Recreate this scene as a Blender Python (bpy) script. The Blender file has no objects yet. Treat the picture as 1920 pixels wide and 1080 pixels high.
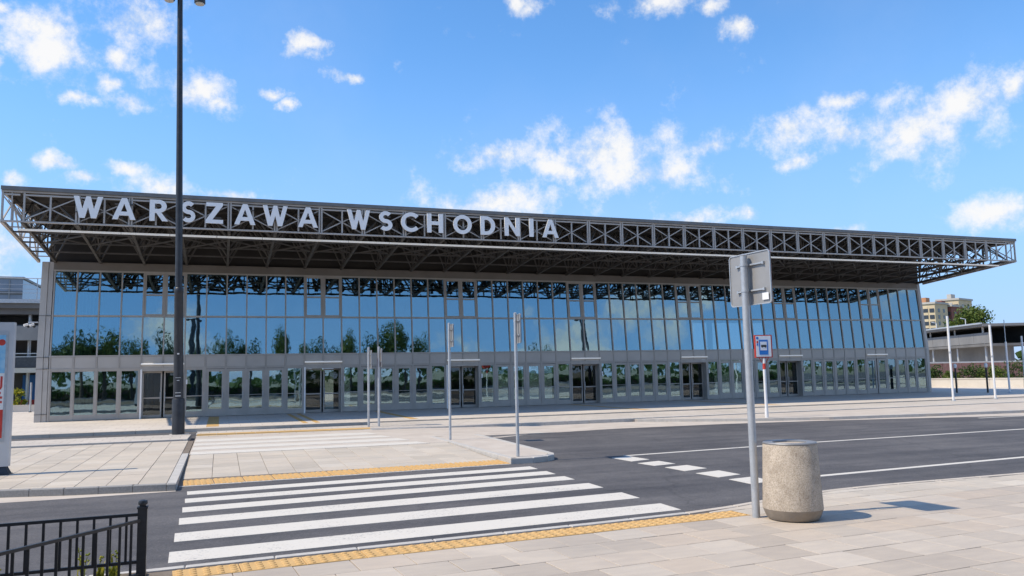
import bpy, math, random
from mathutils import Vector, Matrix, Euler
sin, cos, pi, rad = math.sin, math.cos, math.pi, math.radians
S = bpy.context.scene
COL = S.collection

# ------------------------------------------------------------------ camera
YAW, PITCH, ROLL = 0.3481704, 0.1053063, -0.0193352
fwd = Vector((sin(YAW)*cos(PITCH), cos(YAW)*cos(PITCH), sin(PITCH)))
rgt = Vector((cos(YAW), -sin(YAW), 0.0)); upv = rgt.cross(fwd)
r2 = cos(ROLL)*rgt + sin(ROLL)*upv; u2 = -sin(ROLL)*rgt + cos(ROLL)*upv
cam_d = bpy.data.cameras.new('camera'); cam = bpy.data.objects.new('camera', cam_d); COL.objects.link(cam)
M = Matrix((r2, u2, -fwd)).transposed().to_4x4(); M.translation = Vector((8.133, -46.591, 2.005))
cam.matrix_world = M
cam_d.sensor_width = 36.0; cam_d.lens = 1509.09/1920*36; cam_d.clip_end = 6000; cam_d.clip_start = 0.05
S.camera = cam

# ------------------------------------------------------------------ world, sun, exposure
SUN_EL, SHADOW_AZ = rad(52), rad(-5)            # shadows fall towards +X, a little towards the viewer
to_sun = Vector((-cos(SHADOW_AZ)*cos(SUN_EL), -sin(SHADOW_AZ)*cos(SUN_EL), sin(SUN_EL)))
W = bpy.data.worlds.new('World'); S.world = W; W.use_nodes = True
wn = W.node_tree; wn.nodes.clear()
def WN(t, **k):
    n = wn.nodes.new(t)
    for a, b in k.items(): setattr(n, a, b)
    return n
def wl(a, b): wn.links.new(a, b)
def wmath(op, a, b=None, c=None, clamp=False):
    n = WN('ShaderNodeMath', operation=op, use_clamp=clamp)
    for i, v in enumerate((a, b, c)):
        if v is None: continue
        if isinstance(v, (int, float)): n.inputs[i].default_value = v
        else: wl(v, n.inputs[i])
    return n.outputs[0]
sky = WN('ShaderNodeTexSky', sky_type='NISHITA'); sky.sun_disc = False
sky.sun_elevation = SUN_EL; sky.sun_rotation = math.atan2(to_sun.x, to_sun.y)
sky.altitude = 600; sky.air_density = 1.0; sky.dust_density = 0.1; sky.ozone_density = 2.5
hsv = WN('ShaderNodeHueSaturation'); hsv.inputs['Saturation'].default_value = 1.22; hsv.inputs['Value'].default_value = 1.27
wl(sky.outputs[0], hsv.inputs['Color'])
tc = WN('ShaderNodeTexCoord')
sep = WN('ShaderNodeSeparateXYZ'); wl(tc.outputs['Generated'], sep.inputs[0])
az = wmath('ARCTAN2', sep.outputs[0], sep.outputs[1]); el = wmath('ARCSINE', sep.outputs[2])
comb = WN('ShaderNodeCombineXYZ'); wl(az, comb.inputs[0]); wl(el, comb.inputs[1])
# turbulent offset of the sky coordinates, so that cloud outlines are ragged
nz1 = WN('ShaderNodeTexNoise'); nz1.inputs['Scale'].default_value = 11; nz1.inputs['Detail'].default_value = 7
nz1.inputs['Roughness'].default_value = .62; wl(tc.outputs['Generated'], nz1.inputs['Vector'])
off = WN('ShaderNodeVectorMath', operation='SUBTRACT'); wl(nz1.outputs['Color'], off.inputs[0]); off.inputs[1].default_value = (.5, .5, .5)
off2 = WN('ShaderNodeVectorMath', operation='MULTIPLY'); wl(off.outputs[0], off2.inputs[0]); off2.inputs[1].default_value = (.085, .048, 0)
cc = WN('ShaderNodeVectorMath', operation='ADD'); wl(comb.outputs[0], cc.inputs[0]); wl(off2.outputs[0], cc.inputs[1])
CL = [(-0.191,0.374,0.039,0.020),(-0.184,0.346,0.039,0.026),(-0.105,0.389,0.046,0.023),(-0.115,0.354,0.018,0.011),(-0.227,0.328,0.011,0.013),(-0.037,0.329,0.048,0.019),(-0.004,0.320,0.018,0.009),(-0.108,0.308,0.018,0.010),(-0.157,0.307,0.015,0.006),(-0.125,0.329,0.012,0.007),(0.092,0.389,0.017,0.009),(0.137,0.361,0.018,0.008),(0.054,0.334,0.015,0.006),(0.075,0.321,0.009,0.005),(-0.175,0.233,0.020,0.007),(-0.151,0.223,0.017,0.006),(-0.106,0.235,0.019,0.007),(-0.219,0.218,0.014,0.007),(-0.069,0.218,0.034,0.012),(0.004,0.216,0.024,0.006),(0.331,0.266,0.044,0.018),(0.473,0.268,0.086,0.029),(0.518,0.240,0.071,0.024),(0.594,0.270,0.027,0.015),(0.418,0.245,0.040,0.013),(0.330,0.211,0.077,0.021),(0.366,0.443,0.021,0.009),(0.530,0.435,0.048,0.017),(0.609,0.426,0.021,0.011),(0.642,0.397,0.015,0.012),(0.691,0.276,0.036,0.024),(0.755,0.258,0.031,0.019),(0.822,0.257,0.057,0.033),(0.882,0.279,0.037,0.021),(0.917,0.280,0.017,0.012),(0.701,0.238,0.025,0.008),(0.755,0.304,0.026,0.010),(0.906,0.161,0.032,0.018),(0.574,0.182,0.029,0.008),(0.630,0.183,0.017,0.006),(0.741,0.159,0.023,0.006),(-0.206,0.139,0.045,0.027),(-0.226,0.383,0.015,0.009)]
acc = None
for a, e, wa, we in CL:
    wa *= 1.22; we *= 1.22
    m_ = WN('ShaderNodeVectorMath', operation='MULTIPLY_ADD'); wl(cc.outputs[0], m_.inputs[0]); m_.inputs[1].default_value = (1/wa, 1/we, 0); m_.inputs[2].default_value = (-a/wa, -e/we, 0)
    l_ = WN('ShaderNodeVectorMath', operation='DOT_PRODUCT'); wl(m_.outputs[0], l_.inputs[0]); wl(m_.outputs[0], l_.inputs[1])
    acc = l_.outputs['Value'] if acc is None else wmath('MINIMUM', acc, l_.outputs['Value'])
nz2 = WN('ShaderNodeTexNoise'); nz2.inputs['Scale'].default_value = 21; nz2.inputs['Detail'].default_value = 8; nz2.inputs['Roughness'].default_value = .66
wl(tc.outputs['Generated'], nz2.inputs['Vector'])
# scattered clouds over the unseen rest of the sky, cover raised for fill light
mpw = WN('ShaderNodeMapping'); wl(tc.outputs['Generated'], mpw.inputs[0]); mpw.inputs['Scale'].default_value = (4.2, 4.2, 9.0)
nzg = WN('ShaderNodeTexNoise'); nzg.inputs['Scale'].default_value = 1; nzg.inputs['Detail'].default_value = 2; wl(mpw.outputs[0], nzg.inputs['Vector'])
rest = wmath('MAXIMUM', wmath('SUBTRACT', wmath('ABSOLUTE', wmath('SUBTRACT', az, .35)), .66), wmath('SUBTRACT', el, .47))
gen = wmath('MULTIPLY', wmath('MULTIPLY', wmath('SUBTRACT', nzg.outputs[0], .565), 9.0), wmath('MULTIPLY', rest, 8., clamp=True))
gen = wmath('SUBTRACT', gen, wmath('SUBTRACT', .55, wmath('MULTIPLY', rest, 4., clamp=True)))
core = wmath('MAXIMUM', wmath('SUBTRACT', 1.22, wmath('SQRT', acc)), gen)
dens = wmath('ADD', core, wmath('MULTIPLY', wmath('SUBTRACT', nz2.outputs[0], .5), 4.4))
mr = WN('ShaderNodeMapRange', interpolation_type='SMOOTHSTEP'); wl(dens, mr.inputs[0]); mr.inputs[1].default_value = -.1; mr.inputs[2].default_value = 1.5
# thin haze veil of cirrus
nz3 = WN('ShaderNodeTexNoise'); nz3.inputs['Scale'].default_value = 3.2; nz3.inputs['Detail'].default_value = 6
wl(tc.outputs['Generated'], nz3.inputs['Vector'])
veil = WN('ShaderNodeMapRange'); wl(nz3.outputs[0], veil.inputs[0]); veil.inputs[1].default_value = .45; veil.inputs[2].default_value = .85; veil.inputs[4].default_value = .10
cfac = wmath('MAXIMUM', wmath('MULTIPLY', mr.outputs[0], .96), veil.outputs[0])
csh = WN('ShaderNodeMapRange', interpolation_type='SMOOTHSTEP'); wl(nz2.outputs[0], csh.inputs[0]); csh.inputs[1].default_value = .36; csh.inputs[2].default_value = .60
shade = WN('ShaderNodeMixRGB'); wl(csh.outputs[0], shade.inputs[0])
shade.inputs[1].default_value = (3.8, 4.15, 4.6, 1); shade.inputs[2].default_value = (5.15, 5.1, 5.05, 1)
lowm = WN('ShaderNodeMapRange', interpolation_type='SMOOTHSTEP'); wl(el, lowm.inputs[0]); lowm.inputs[1].default_value = .42; lowm.inputs[2].default_value = .0; lowm.inputs[3].default_value = 0; lowm.inputs[4].default_value = .88
hz = WN('ShaderNodeMixRGB'); wl(lowm.outputs[0], hz.inputs[0]); wl(hsv.outputs[0], hz.inputs[1]); hz.inputs[2].default_value = (1.6, 2.72, 4.9, 1)
mixc = WN('ShaderNodeMixRGB'); wl(cfac, mixc.inputs[0]); wl(hz.outputs[0], mixc.inputs[1]); wl(shade.outputs[0], mixc.inputs[2])
bg = WN('ShaderNodeBackground'); bg.inputs[1].default_value = 0.15; wl(mixc.outputs[0], bg.inputs[0])
wo = WN('ShaderNodeOutputWorld'); wl(bg.outputs[0], wo.inputs[0])

sd = bpy.data.lights.new('sun', 'SUN'); so = bpy.data.objects.new('sun', sd); COL.objects.link(so)
sd.energy = 3.7; sd.angle = rad(.53); sd.color = (1.0, .88, .70)
so.rotation_euler = to_sun.to_track_quat('Z', 'Y').to_euler(); so.location = (0, 0, 60)
S.view_settings.view_transform = 'Standard'; S.view_settings.look = 'None'; S.view_settings.gamma = 1
S.view_settings.exposure = 0.35; S.view_settings.use_curve_mapping = False
S.render.engine = 'CYCLES'
S.cycles.max_bounces = 8; S.cycles.transparent_max_bounces = 16; S.cycles.glossy_bounces = 4; S.cycles.caustics_reflective = False

# ------------------------------------------------------------------ materials
MAT = {}
def mk(name, col=(.5,.5,.5), rough=.6, metal=0.0, spec=.5):
    m = bpy.data.materials.new(name); m.use_nodes = True
    b = m.node_tree.nodes['Principled BSDF']
    b.inputs['Base Color'].default_value = (*col, 1); b.inputs['Roughness'].default_value = rough
    b.inputs['Metallic'].default_value = metal; b.inputs['Specular IOR Level'].default_value = spec
    MAT[name] = m; return m, m.node_tree, b
def nd(nt, t, **k):
    n = nt.nodes.new(t)
    for a, b in k.items():
        if a.startswith('i_'): n.inputs[int(a[2:])].default_value = b
        else: setattr(n, a, b)
    return n
def noise(nt, vec, scale, detail=4, rough=.55):
    n = nd(nt, 'ShaderNodeTexNoise'); n.inputs['Scale'].default_value = scale; n.inputs['Detail'].default_value = detail; n.inputs['Roughness'].default_value = rough
    nt.links.new(vec, n.inputs['Vector']); return n
def ramp(nt, fac, stops):
    n = nd(nt, 'ShaderNodeValToRGB'); cr = n.color_ramp
    while len(cr.elements) < len(stops): cr.elements.new(.5)
    for e, (p, c) in zip(cr.elements, stops): e.position = p; e.color = (*c, 1) if len(c) == 3 else c
    nt.links.new(fac, n.inputs[0]); return n.outputs[0]
def mixc_(nt, fac, a, b, mode='MIX'):
    n = nd(nt, 'ShaderNodeMixRGB', blend_type=mode)
    for i, v in enumerate((fac, a, b)):
        if isinstance(v, (int, float)): n.inputs[i].default_value = v
        elif isinstance(v, tuple): n.inputs[i].default_value = (*v, 1)
        else: nt.links.new(v, n.inputs[i])
    return n.outputs[0]
def bump(nt, b, h, strength=.3, dist=.01):
    n = nd(nt, 'ShaderNodeBump'); n.inputs['Strength'].default_value = strength; n.inputs['Distance'].default_value = dist
    nt.links.new(h, n.inputs['Height']); nt.links.new(n.outputs[0], b.inputs['Normal'])
def pos(nt): return nd(nt, 'ShaderNodeNewGeometry').outputs['Position']
def mth(nt, op, a, b=0.0):
    n = nd(nt, 'ShaderNodeMath', operation=op)
    for i, v in enumerate((a, b)):
        if isinstance(v, (int, float)): n.inputs[i].default_value = v
        else: nt.links.new(v, n.inputs[i])
    return n.outputs[0]

def worn(name, c1, c2, rough=.7, metal=0., scale=6., bscale=120., bs=.15, spec=.5):
    """two-tone weathered surface with fine grain"""
    m, nt, b = mk(name, c1, rough, metal, spec); p = pos(nt)
    n1 = noise(nt, p, scale, 6, .6); c = ramp(nt, n1.outputs[0], [(.3, c1), (.72, c2)])
    nt.links.new(c, b.inputs['Base Color'])
    n2 = noise(nt, p, bscale, 3); bump(nt, b, n2.outputs[0], bs, .004)
    return m
# asphalt
m, nt, b = mk('asphalt', (.06,.06,.065), .82, 0, .35); p = pos(nt)
g = noise(nt, p, 42, 4, .8); big = noise(nt, p, .35, 6, .6); mid = noise(nt, p, 3.0, 5, .6)
mp = nd(nt, 'ShaderNodeMapping'); nt.links.new(p, mp.inputs[0]); mp.inputs['Scale'].default_value = (.10, 1.3, 1)
trk = noise(nt, mp.outputs[0], 1.0, 5, .6)
c = ramp(nt, g.outputs[0], [(.30, (.060,.060,.063)), (.55, (.105,.103,.107)), (.74, (.19,.185,.18))])
c = mixc_(nt, 1.0, c, ramp(nt, big.outputs[0], [(.28, (.70,.70,.72)), (.72, (1.25,1.23,1.2))]), 'MULTIPLY')
c = mixc_(nt, 1.0, c, ramp(nt, trk.outputs[0], [(.32, (.74,.74,.76)), (.68, (1.25,1.23,1.2))]), 'MULTIPLY')
c = mixc_(nt, .6, c, ramp(nt, mid.outputs[0], [(.3, (.82,.82,.84)), (.7, (1.15,1.14,1.12))]), 'MULTIPLY')
# hairline cracks and a few tar spots
vor = nd(nt, 'ShaderNodeTexVoronoi', feature='DISTANCE_TO_EDGE'); vor.inputs['Scale'].default_value = .22
dv = nd(nt, 'ShaderNodeVectorMath', operation='ADD'); nt.links.new(p, dv.inputs[0]); n9 = noise(nt, p, 1.1, 6, .7); nt.links.new(n9.outputs['Color'], dv.inputs[1]); nt.links.new(dv.outputs[0], vor.inputs['Vector'])
ck = ramp(nt, vor.outputs[0], [(.0, (.55,.55,.55)), (.006, (1,1,1))]); c = mixc_(nt, .7, c, ck, 'MULTIPLY')
nt.links.new(c, b.inputs['Base Color']); bump(nt, b, g.outputs[0], .35, .006)
# slabs: tone varies slab by slab
def slabmat(name, lo, hi, warm):
    m, nt, b = mk(name, lo, .75, 0, .4); p = pos(nt)
    oi = nd(nt, 'ShaderNodeObjectInfo'); ge = nd(nt, 'ShaderNodeNewGeometry')
    r = mth(nt, 'FRACT', mth(nt, 'ADD', oi.outputs['Random'], ge.outputs['Random Per Island']))
    c = ramp(nt, r, [(0, lo), (.35, tuple((a*.55+b_*.45) for a, b_ in zip(lo, hi))), (.7, warm), (1, hi)])
    va = nd(nt, 'ShaderNodeVectorMath', operation='SCALE'); nt.links.new(p, va.inputs[0]); va.inputs['Scale'].default_value = 1.0
    off = nd(nt, 'ShaderNodeVectorMath', operation='ADD'); nt.links.new(p, off.inputs[0])
    cx = nd(nt, 'ShaderNodeCombineXYZ'); nt.links.new(mth(nt, 'MULTIPLY', r, 37.), cx.inputs[0]); nt.links.new(mth(nt, 'MULTIPLY', r, 91.), cx.inputs[1]); nt.links.new(cx.outputs[0], off.inputs[1])
    mp = nd(nt, 'ShaderNodeMapping'); nt.links.new(off.outputs[0], mp.inputs[0]); mp.inputs['Scale'].default_value = (1.2, 4.5, 1); mp.inputs['Rotation'].default_value = (0, 0, .5)
    cl = noise(nt, mp.outputs[0], 1.6, 5, .6); c = mixc_(nt, .7, c, ramp(nt, cl.outputs[0], [(.25, (.86,.86,.88)), (.7, (1.08,1.07,1.05))]), 'MULTIPLY')
    big = noise(nt, p, .45, 5, .6); c = mixc_(nt, .7, c, ramp(nt, big.outputs[0], [(.3, (.86,.86,.87)), (.7, (1.08,1.07,1.06))]), 'MULTIPLY')
    sp = noise(nt, p, 6.5, 2, .8); c = mixc_(nt, .8, c, ramp(nt, sp.outputs[0], [(.20, (.55,.53,.5)), (.27, (1,1,1))]), 'MULTIPLY')
    fi = noise(nt, p, 160, 2, .7); c = mixc_(nt, .5, c, ramp(nt, fi.outputs[0], [(.3, (.86,.86,.86)), (.7, (1.08,1.08,1.08))]), 'MULTIPLY')
    nt.links.new(c, b.inputs['Base Color']); bump(nt, b, fi.outputs[0], .2, .003)
slabmat('slab_grey', (.43,.372,.308), (.53,.472,.398), (.51,.43,.345))
slabmat('slab_beige', (.47,.418,.345), (.57,.515,.435), (.54,.472,.385))
# far paving: joints from the material only
def paving(name, c1, c2, cm, w, h):
    m, nt, b = mk(name, c1, .8, 0, .35); p = pos(nt)
    br = nd(nt, 'ShaderNodeTexBrick'); nt.links.new(p, br.inputs['Vector'])
    br.inputs['Color1'].default_value = (*c1, 1); br.inputs['Color2'].default_value = (*c2, 1); br.inputs['Mortar'].default_value = (*cm, 1)
    br.inputs['Scale'].default_value = 1; br.inputs['Mortar Size'].default_value = .012; br.inputs['Brick Width'].default_value = w; br.inputs['Row Height'].default_value = h
    c = br.outputs['Color']; big = noise(nt, p, .3, 6, .6)
    c = mixc_(nt, .8, c, ramp(nt, big.outputs[0], [(.3, (.86,.86,.86)), (.7, (1.1,1.09,1.07))]), 'MULTIPLY')
    nt.links.new(c, b.inputs['Base Color'])
paving('paving_far', (.50,.455,.40), (.55,.50,.445), (.34,.30,.26), .6, .6)
paving('paving_fore', (.56,.51,.46), (.62,.57,.51), (.40,.36,.32), .9, .9)
worn('mortar', (.15,.115,.085), (.22,.18,.14), .9)
worn('kerb', (.42,.40,.37), (.53,.505,.465), .85, 0, 5, 90, .3)
worn('kerb_granite', (.24,.235,.225), (.33,.32,.305), .8, 0, 30, 150, .3)
worn('kerb_beige', (.46,.40,.33), (.56,.50,.43), .85, 0, 4, 90, .3)
worn('concrete_bay', (.45,.39,.33), (.56,.50,.43), .85, 0, 1.2, 90, .25)
worn('tactile', (.54,.33,.12), (.62,.40,.16), .7, 0, 7, 60, .2)
worn('soil', (.10,.075,.05), (.17,.135,.09), .95, 0, 6, 40, .8)
worn('terrain', (.16,.17,.10), (.28,.26,.20), .95, 0, .05, 3, .3)
worn('grass', (.10,.16,.03), (.17,.22,.05), .95, 0, 3, 60, .8)
# road paint with worn speckle
m, nt, b = mk('road_paint', (.8,.79,.76), .65); p = pos(nt)
n1 = noise(nt, p, 26, 5, .75); n2 = noise(nt, p, 1.6, 4, .6)
w_ = mth(nt, 'ADD', n1.outputs[0], mth(nt, 'MULTIPLY', n2.outputs[0], .35))
c = ramp(nt, w_, [(.50, (.30,.29,.285)), (.555, (.55,.515,.455)), (.62, (.64,.60,.53))])
nt.links.new(c, b.inputs['Base Color'])
# metal etc
worn('frame_metal', (.38,.35,.315), (.47,.435,.395), .45, .1, 1.5, 60, .03)
worn('spandrel', (.44,.41,.375), (.52,.485,.445), .42, .1, .8, 60, .03)
worn('header_metal', (.17,.148,.125), (.22,.195,.168), .5, .1, .8, 60, .03)
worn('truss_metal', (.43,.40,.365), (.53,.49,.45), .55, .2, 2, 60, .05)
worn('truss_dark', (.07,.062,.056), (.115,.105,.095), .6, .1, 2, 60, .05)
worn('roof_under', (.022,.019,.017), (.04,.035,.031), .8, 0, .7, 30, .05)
worn('roof_edge', (.16,.155,.15), (.22,.215,.21), .5, .3, 2)
worn('letter_white', (.93,.915,.89), (.95,.94,.92), .45, 0, .8, 20, .02)
worn('tube_white', (.78,.78,.77), (.86,.86,.84), .35, 0, 1.5, 20, .02)
worn('pole_white', (.70,.71,.72), (.80,.80,.80), .5, 0, 3)
worn('galvanized', (.42,.45,.48), (.55,.57,.59), .45, .45, 9, 80, .05)
worn('sign_back', (.30,.30,.295), (.37,.365,.36), .5, .3, 3)
worn('mast_black', (.020,.022,.026), (.040,.043,.050), .42, .1, 4, 80, .05)
worn('fence_black', (.014,.015,.018), (.03,.032,.036), .38, .1, 12, 90, .1)
worn('sticker', (.6,.6,.58), (.75,.75,.72), .7)
worn('red_paint', (.50,.035,.025), (.60,.06,.04), .5)
worn('blue_paint', (.02,.17,.55), (.03,.22,.62), .5)
worn('white_panel', (.78,.79,.8), (.84,.84,.84), .45)
worn('black_print', (.02,.02,.02), (.04,.04,.04), .6)
worn('kiosk_metal', (.52,.525,.53), (.60,.605,.61), .45, .1, 1.5)
worn('rim_metal', (.22,.225,.235), (.30,.305,.31), .5, .3, 6)
worn('poster_sky', (.18,.48,.72), (.45,.68,.82), .3, 0, 5)
worn('poster_white', (.78,.77,.74), (.82,.81,.79), .3)
worn('floor_tile', (.16,.16,.16), (.24,.235,.23), .35, 0, 1)
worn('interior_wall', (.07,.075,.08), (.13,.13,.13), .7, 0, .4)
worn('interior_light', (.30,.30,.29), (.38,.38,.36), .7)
worn('concrete', (.25,.25,.25), (.34,.335,.33), .85, 0, .5, 30, .15)
worn('platform_concrete', (.17,.172,.175), (.23,.23,.23), .85, 0, .5, 30, .15)
worn('concrete_dark', (.12,.12,.12), (.18,.175,.17), .85, 0, .5, 30, .15)
worn('plaster_cream', (.58,.47,.30), (.66,.55,.37), .9, 0, .3)
worn('plaster_grey', (.44,.42,.38), (.52,.50,.46), .9, 0, .3)
worn('plaster_orange', (.42,.20,.10), (.50,.25,.13), .9, 0, .3)
worn('plaster_maroon', (.20,.075,.06), (.26,.10,.08), .9, 0, .3)
worn('brick_red', (.28,.13,.10), (.40,.22,.18), .9, 0, 2)
worn('wall_white', (.62,.58,.52), (.72,.68,.62), .9, 0, 1)
worn('bark', (.09,.065,.045), (.16,.12,.085), .95, 0, 12, 40, .6)
worn('window_dark', (.03,.035,.045), (.06,.07,.085), .12)
worn('office_glass', (.16,.19,.24), (.24,.27,.33), .18, .3, .3)
worn('camera_grey', (.55,.56,.57), (.65,.65,.66), .5)
worn('lamp_lens', (.62,.58,.5), (.7,.66,.56), .3)
m, nt, b = mk('white_glow', (.85,.85,.83), .35); b.inputs['Emission Color'].default_value = (1, .98, .94, 1); b.inputs['Emission Strength'].default_value = .15  # white with a faint glow, added to brighten the canopy trough
# exposed aggregate
m, nt, b = mk('aggregate', (.45,.39,.32), .9, 0, .3)
tcn = nd(nt, 'ShaderNodeTexCoord'); p = tcn.outputs['Object']
v = nd(nt, 'ShaderNodeTexVoronoi'); v.inputs['Scale'].default_value = 95; nt.links.new(p, v.inputs['Vector'])
c = ramp(nt, v.outputs['Color'], [(0, (.31,.255,.195)), (.35, (.46,.39,.31)), (.7, (.54,.46,.37)), (1, (.62,.55,.47))])
n1 = noise(nt, p, 3.2, 6, .65); c = mixc_(nt, .9, c, ramp(nt, n1.outputs[0], [(.28, (.66,.64,.62)), (.55, (1,1,1)), (.8, (1.1,1.1,1.08))]), 'MULTIPLY')
nt.links.new(c, b.inputs['Base Color']); bump(nt, b, v.outputs['Distance'], .55, .008)
worn('bin_foot', (.25,.21,.165), (.34,.29,.235), .9, 0, 6, 70, .4)
# glazing: blue solar-control glass, part mirror, part see-through
def glassmat(name, refl, trans, base, tint2=None):
    m = bpy.data.materials.new(name); m.use_nodes = True; nt = m.node_tree; nt.nodes.clear(); MAT[name] = m
    out = nd(nt, 'ShaderNodeOutputMaterial'); gl = nd(nt, 'ShaderNodeBsdfGlossy'); gl.inputs['Color'].default_value = (*refl, 1); gl.inputs['Roughness'].default_value = .014
    tr = nd(nt, 'ShaderNodeBsdfTransparent'); tr.inputs['Color'].default_value = (*trans, 1)
    fr = nd(nt, 'ShaderNodeFresnel'); fr.inputs['IOR'].default_value = 1.5
    f = mth(nt, 'ADD', mth(nt, 'MULTIPLY', fr.outputs[0], 1-base), base)
    oi = nd(nt, 'ShaderNodeObjectInfo'); p = pos(nt)
    ad = nd(nt, 'ShaderNodeVectorMath', operation='ADD'); nt.links.new(p, ad.inputs[0])
    cx = nd(nt, 'ShaderNodeCombineXYZ'); nt.links.new(mth(nt, 'MULTIPLY', oi.outputs['Random'], 50.), cx.inputs[2]); nt.links.new(cx.outputs[0], ad.inputs[1])
    n = noise(nt, ad.outputs[0], 1.1, 2, .4); bp = nd(nt, 'ShaderNodeBump'); bp.inputs['Strength'].default_value = .6; bp.inputs['Distance'].default_value = .004
    nt.links.new(n.outputs[0], bp.inputs['Height']); nt.links.new(bp.outputs[0], gl.inputs['Normal'])
    mx = nd(nt, 'ShaderNodeMixShader'); nt.links.new(f, mx.inputs[0]); nt.links.new(tr.outputs[0], mx.inputs[1]); nt.links.new(gl.outputs[0], mx.inputs[2]); nt.links.new(mx.outputs[0], out.inputs[0])
glassmat('glass_blue', (.48,.66,.71), (.54,.64,.67), .46)
glassmat('glass_clear', (.8,.85,.88), (.55,.60,.58), .05)
# foliage
def leafmat(name, a, b_, c_):
    m, nt, b = mk(name, a, .6, 0, .3); ge = nd(nt, 'ShaderNodeNewGeometry')
    c = ramp(nt, ge.outputs['Random Per Island'], [(0, a), (.6, b_), (1, c_)])
    nt.links.new(c, b.inputs['Base Color'])
    tl = nd(nt, 'ShaderNodeBsdfTranslucent'); nt.links.new(c, tl.inputs[0]); mx = nd(nt, 'ShaderNodeMixShader', i_0=.28)
    out = nt.nodes['Material Output']; nt.links.new(b.outputs[0], mx.inputs[1]); nt.links.new(tl.outputs[0], mx.inputs[2]); nt.links.new(mx.outputs[0], out.inputs[0])
leafmat('leaf_green', (.06,.10,.018), (.11,.16,.03), (.19,.23,.05))
leafmat('leaf_dark', (.03,.06,.016), (.055,.10,.022), (.09,.14,.03))
leafmat('leaf_yellow', (.20,.24,.03), (.34,.36,.05), (.55,.45,.04))

# ------------------------------------------------------------------ mesh helpers
class MB:
    def __init__(s): s.v = []; s.f = []
    def add(s, v, f):
        o = len(s.v); s.v += [tuple(p) for p in v]; s.f += [tuple(i+o for i in q) for q in f]; return s
    def box(s, x0, y0, z0, x1, y1, z1):
        v = [(x0,y0,z0),(x1,y0,z0),(x1,y1,z0),(x0,y1,z0),(x0,y0,z1),(x1,y0,z1),(x1,y1,z1),(x0,y1,z1)]
        return s.add(v, [(0,3,2,1),(4,5,6,7),(0,1,5,4),(1,2,6,5),(2,3,7,6),(3,0,4,7)])
    def bar(s, a, b, w, h=None, up=(0,0,1)):
        h = h or w; a = Vector(a); b = Vector(b); d = (b-a).normalized(); up = Vector(up)
        if abs(d.dot(up)) > .98: up = Vector((0,1,0))
        sx = d.cross(up).normalized()*w/2; sy = sx.cross(d).normalized()*h/2
        v = [a-sx-sy, a+sx-sy, a+sx+sy, a-sx+sy, b-sx-sy, b+sx-sy, b+sx+sy, b-sx+sy]
        return s.add(v, [(0,1,2,3),(7,6,5,4),(0,4,5,1),(1,5,6,2),(2,6,7,3),(3,7,4,0)])
    def tube(s, pts, r, n=12, caps=True):
        rs = r if isinstance(r, (list, tuple)) else [r]*len(pts); pts = [Vector(p) for p in pts]; base = len(s.v)
        ref = Vector((0,0,1)) if abs((pts[-1]-pts[0]).normalized().z) < .9 else Vector((1,0,0))
        for i, p in enumerate(pts):
            d = (pts[min(i+1,len(pts)-1)]-pts[max(i-1,0)]).normalized(); a = d.cross(ref).normalized(); b = d.cross(a)
            for k in range(n): t = 2*pi*k/n; s.v.append(tuple(p+(a*cos(t)+b*sin(t))*rs[i]))
        for i in range(len(pts)-1):
            for k in range(n):
                k2 = (k+1) % n; s.f.append((base+i*n+k, base+i*n+k2, base+(i+1)*n+k2, base+(i+1)*n+k))
        if caps: s.f.append(tuple(base+k for k in range(n))); s.f.append(tuple(base+(len(pts)-1)*n+k for k in reversed(range(n))))
        return s
    def lathe(s, prof, n=32, cx=0, cy=0):
        base = len(s.v)
        for r, z in prof:
            for k in range(n): t = 2*pi*k/n; s.v.append((cx+r*cos(t), cy+r*sin(t), z))
        for i in range(len(prof)-1):
            for k in range(n):
                k2 = (k+1) % n; s.f.append((base+i*n+k, base+i*n+k2, base+(i+1)*n+k2, base+(i+1)*n+k))
        s.f.append(tuple(base+k for k in reversed(range(n)))); s.f.append(tuple(base+(len(prof)-1)*n+k for k in range(n)))
        return s
    def prism(s, poly, z0, z1):
        n = len(poly); ar = sum(poly[i][0]*poly[(i+1)%n][1]-poly[(i+1)%n][0]*poly[i][1] for i in range(n))
        if ar < 0: poly = poly[::-1]
        v = [(x,y,z0) for x,y in poly]+[(x,y,z1) for x,y in poly]
        f = [tuple(range(n,2*n)), tuple(reversed(range(n)))]+[(i,(i+1)%n,n+(i+1)%n,n+i) for i in range(n)]
        return s.add(v, f)
    def slab(s, poly, z0, z1, c=.0035):
        """prism with a chamfered top edge"""
        n = len(poly); ar = sum(poly[i][0]*poly[(i+1)%n][1]-poly[(i+1)%n][0]*poly[i][1] for i in range(n))
        if ar < 0: poly = poly[::-1]
        cx = sum(q[0] for q in poly)/n; cy = sum(q[1] for q in poly)/n
        ins = []
        for x, y in poly:
            d = math.hypot(x-cx, y-cy) or 1; k = max(0, 1-c*1.4/d); ins.append((cx+(x-cx)*k, cy+(y-cy)*k))
        v = [(x,y,z0) for x,y in poly]+[(x,y,z1-c) for x,y in poly]+[(x,y,z1) for x,y in ins]
        f = [tuple(range(2*n,3*n))]+[(i,(i+1)%n,n+(i+1)%n,n+i) for i in range(n)]+[(n+i,n+(i+1)%n,2*n+(i+1)%n,2*n+i) for i in range(n)]
        return s.add(v, f)
    def mesh(s, name, mat=None, smooth=False):
        me = bpy.data.meshes.new(name); me.from_pydata(s.v, [], s.f); me.update()
        if mat: me.materials.append(MAT[mat])
        if smooth:
            for p in me.polygons: p.use_smooth = True
            try: me.set_sharp_from_angle(angle=rad(38))
            except Exception: pass
        return me
    def build(s, name, mat, parent=None, loc=None, smooth=False): return link(name, s.mesh(name, mat, smooth), parent, loc)
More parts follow.
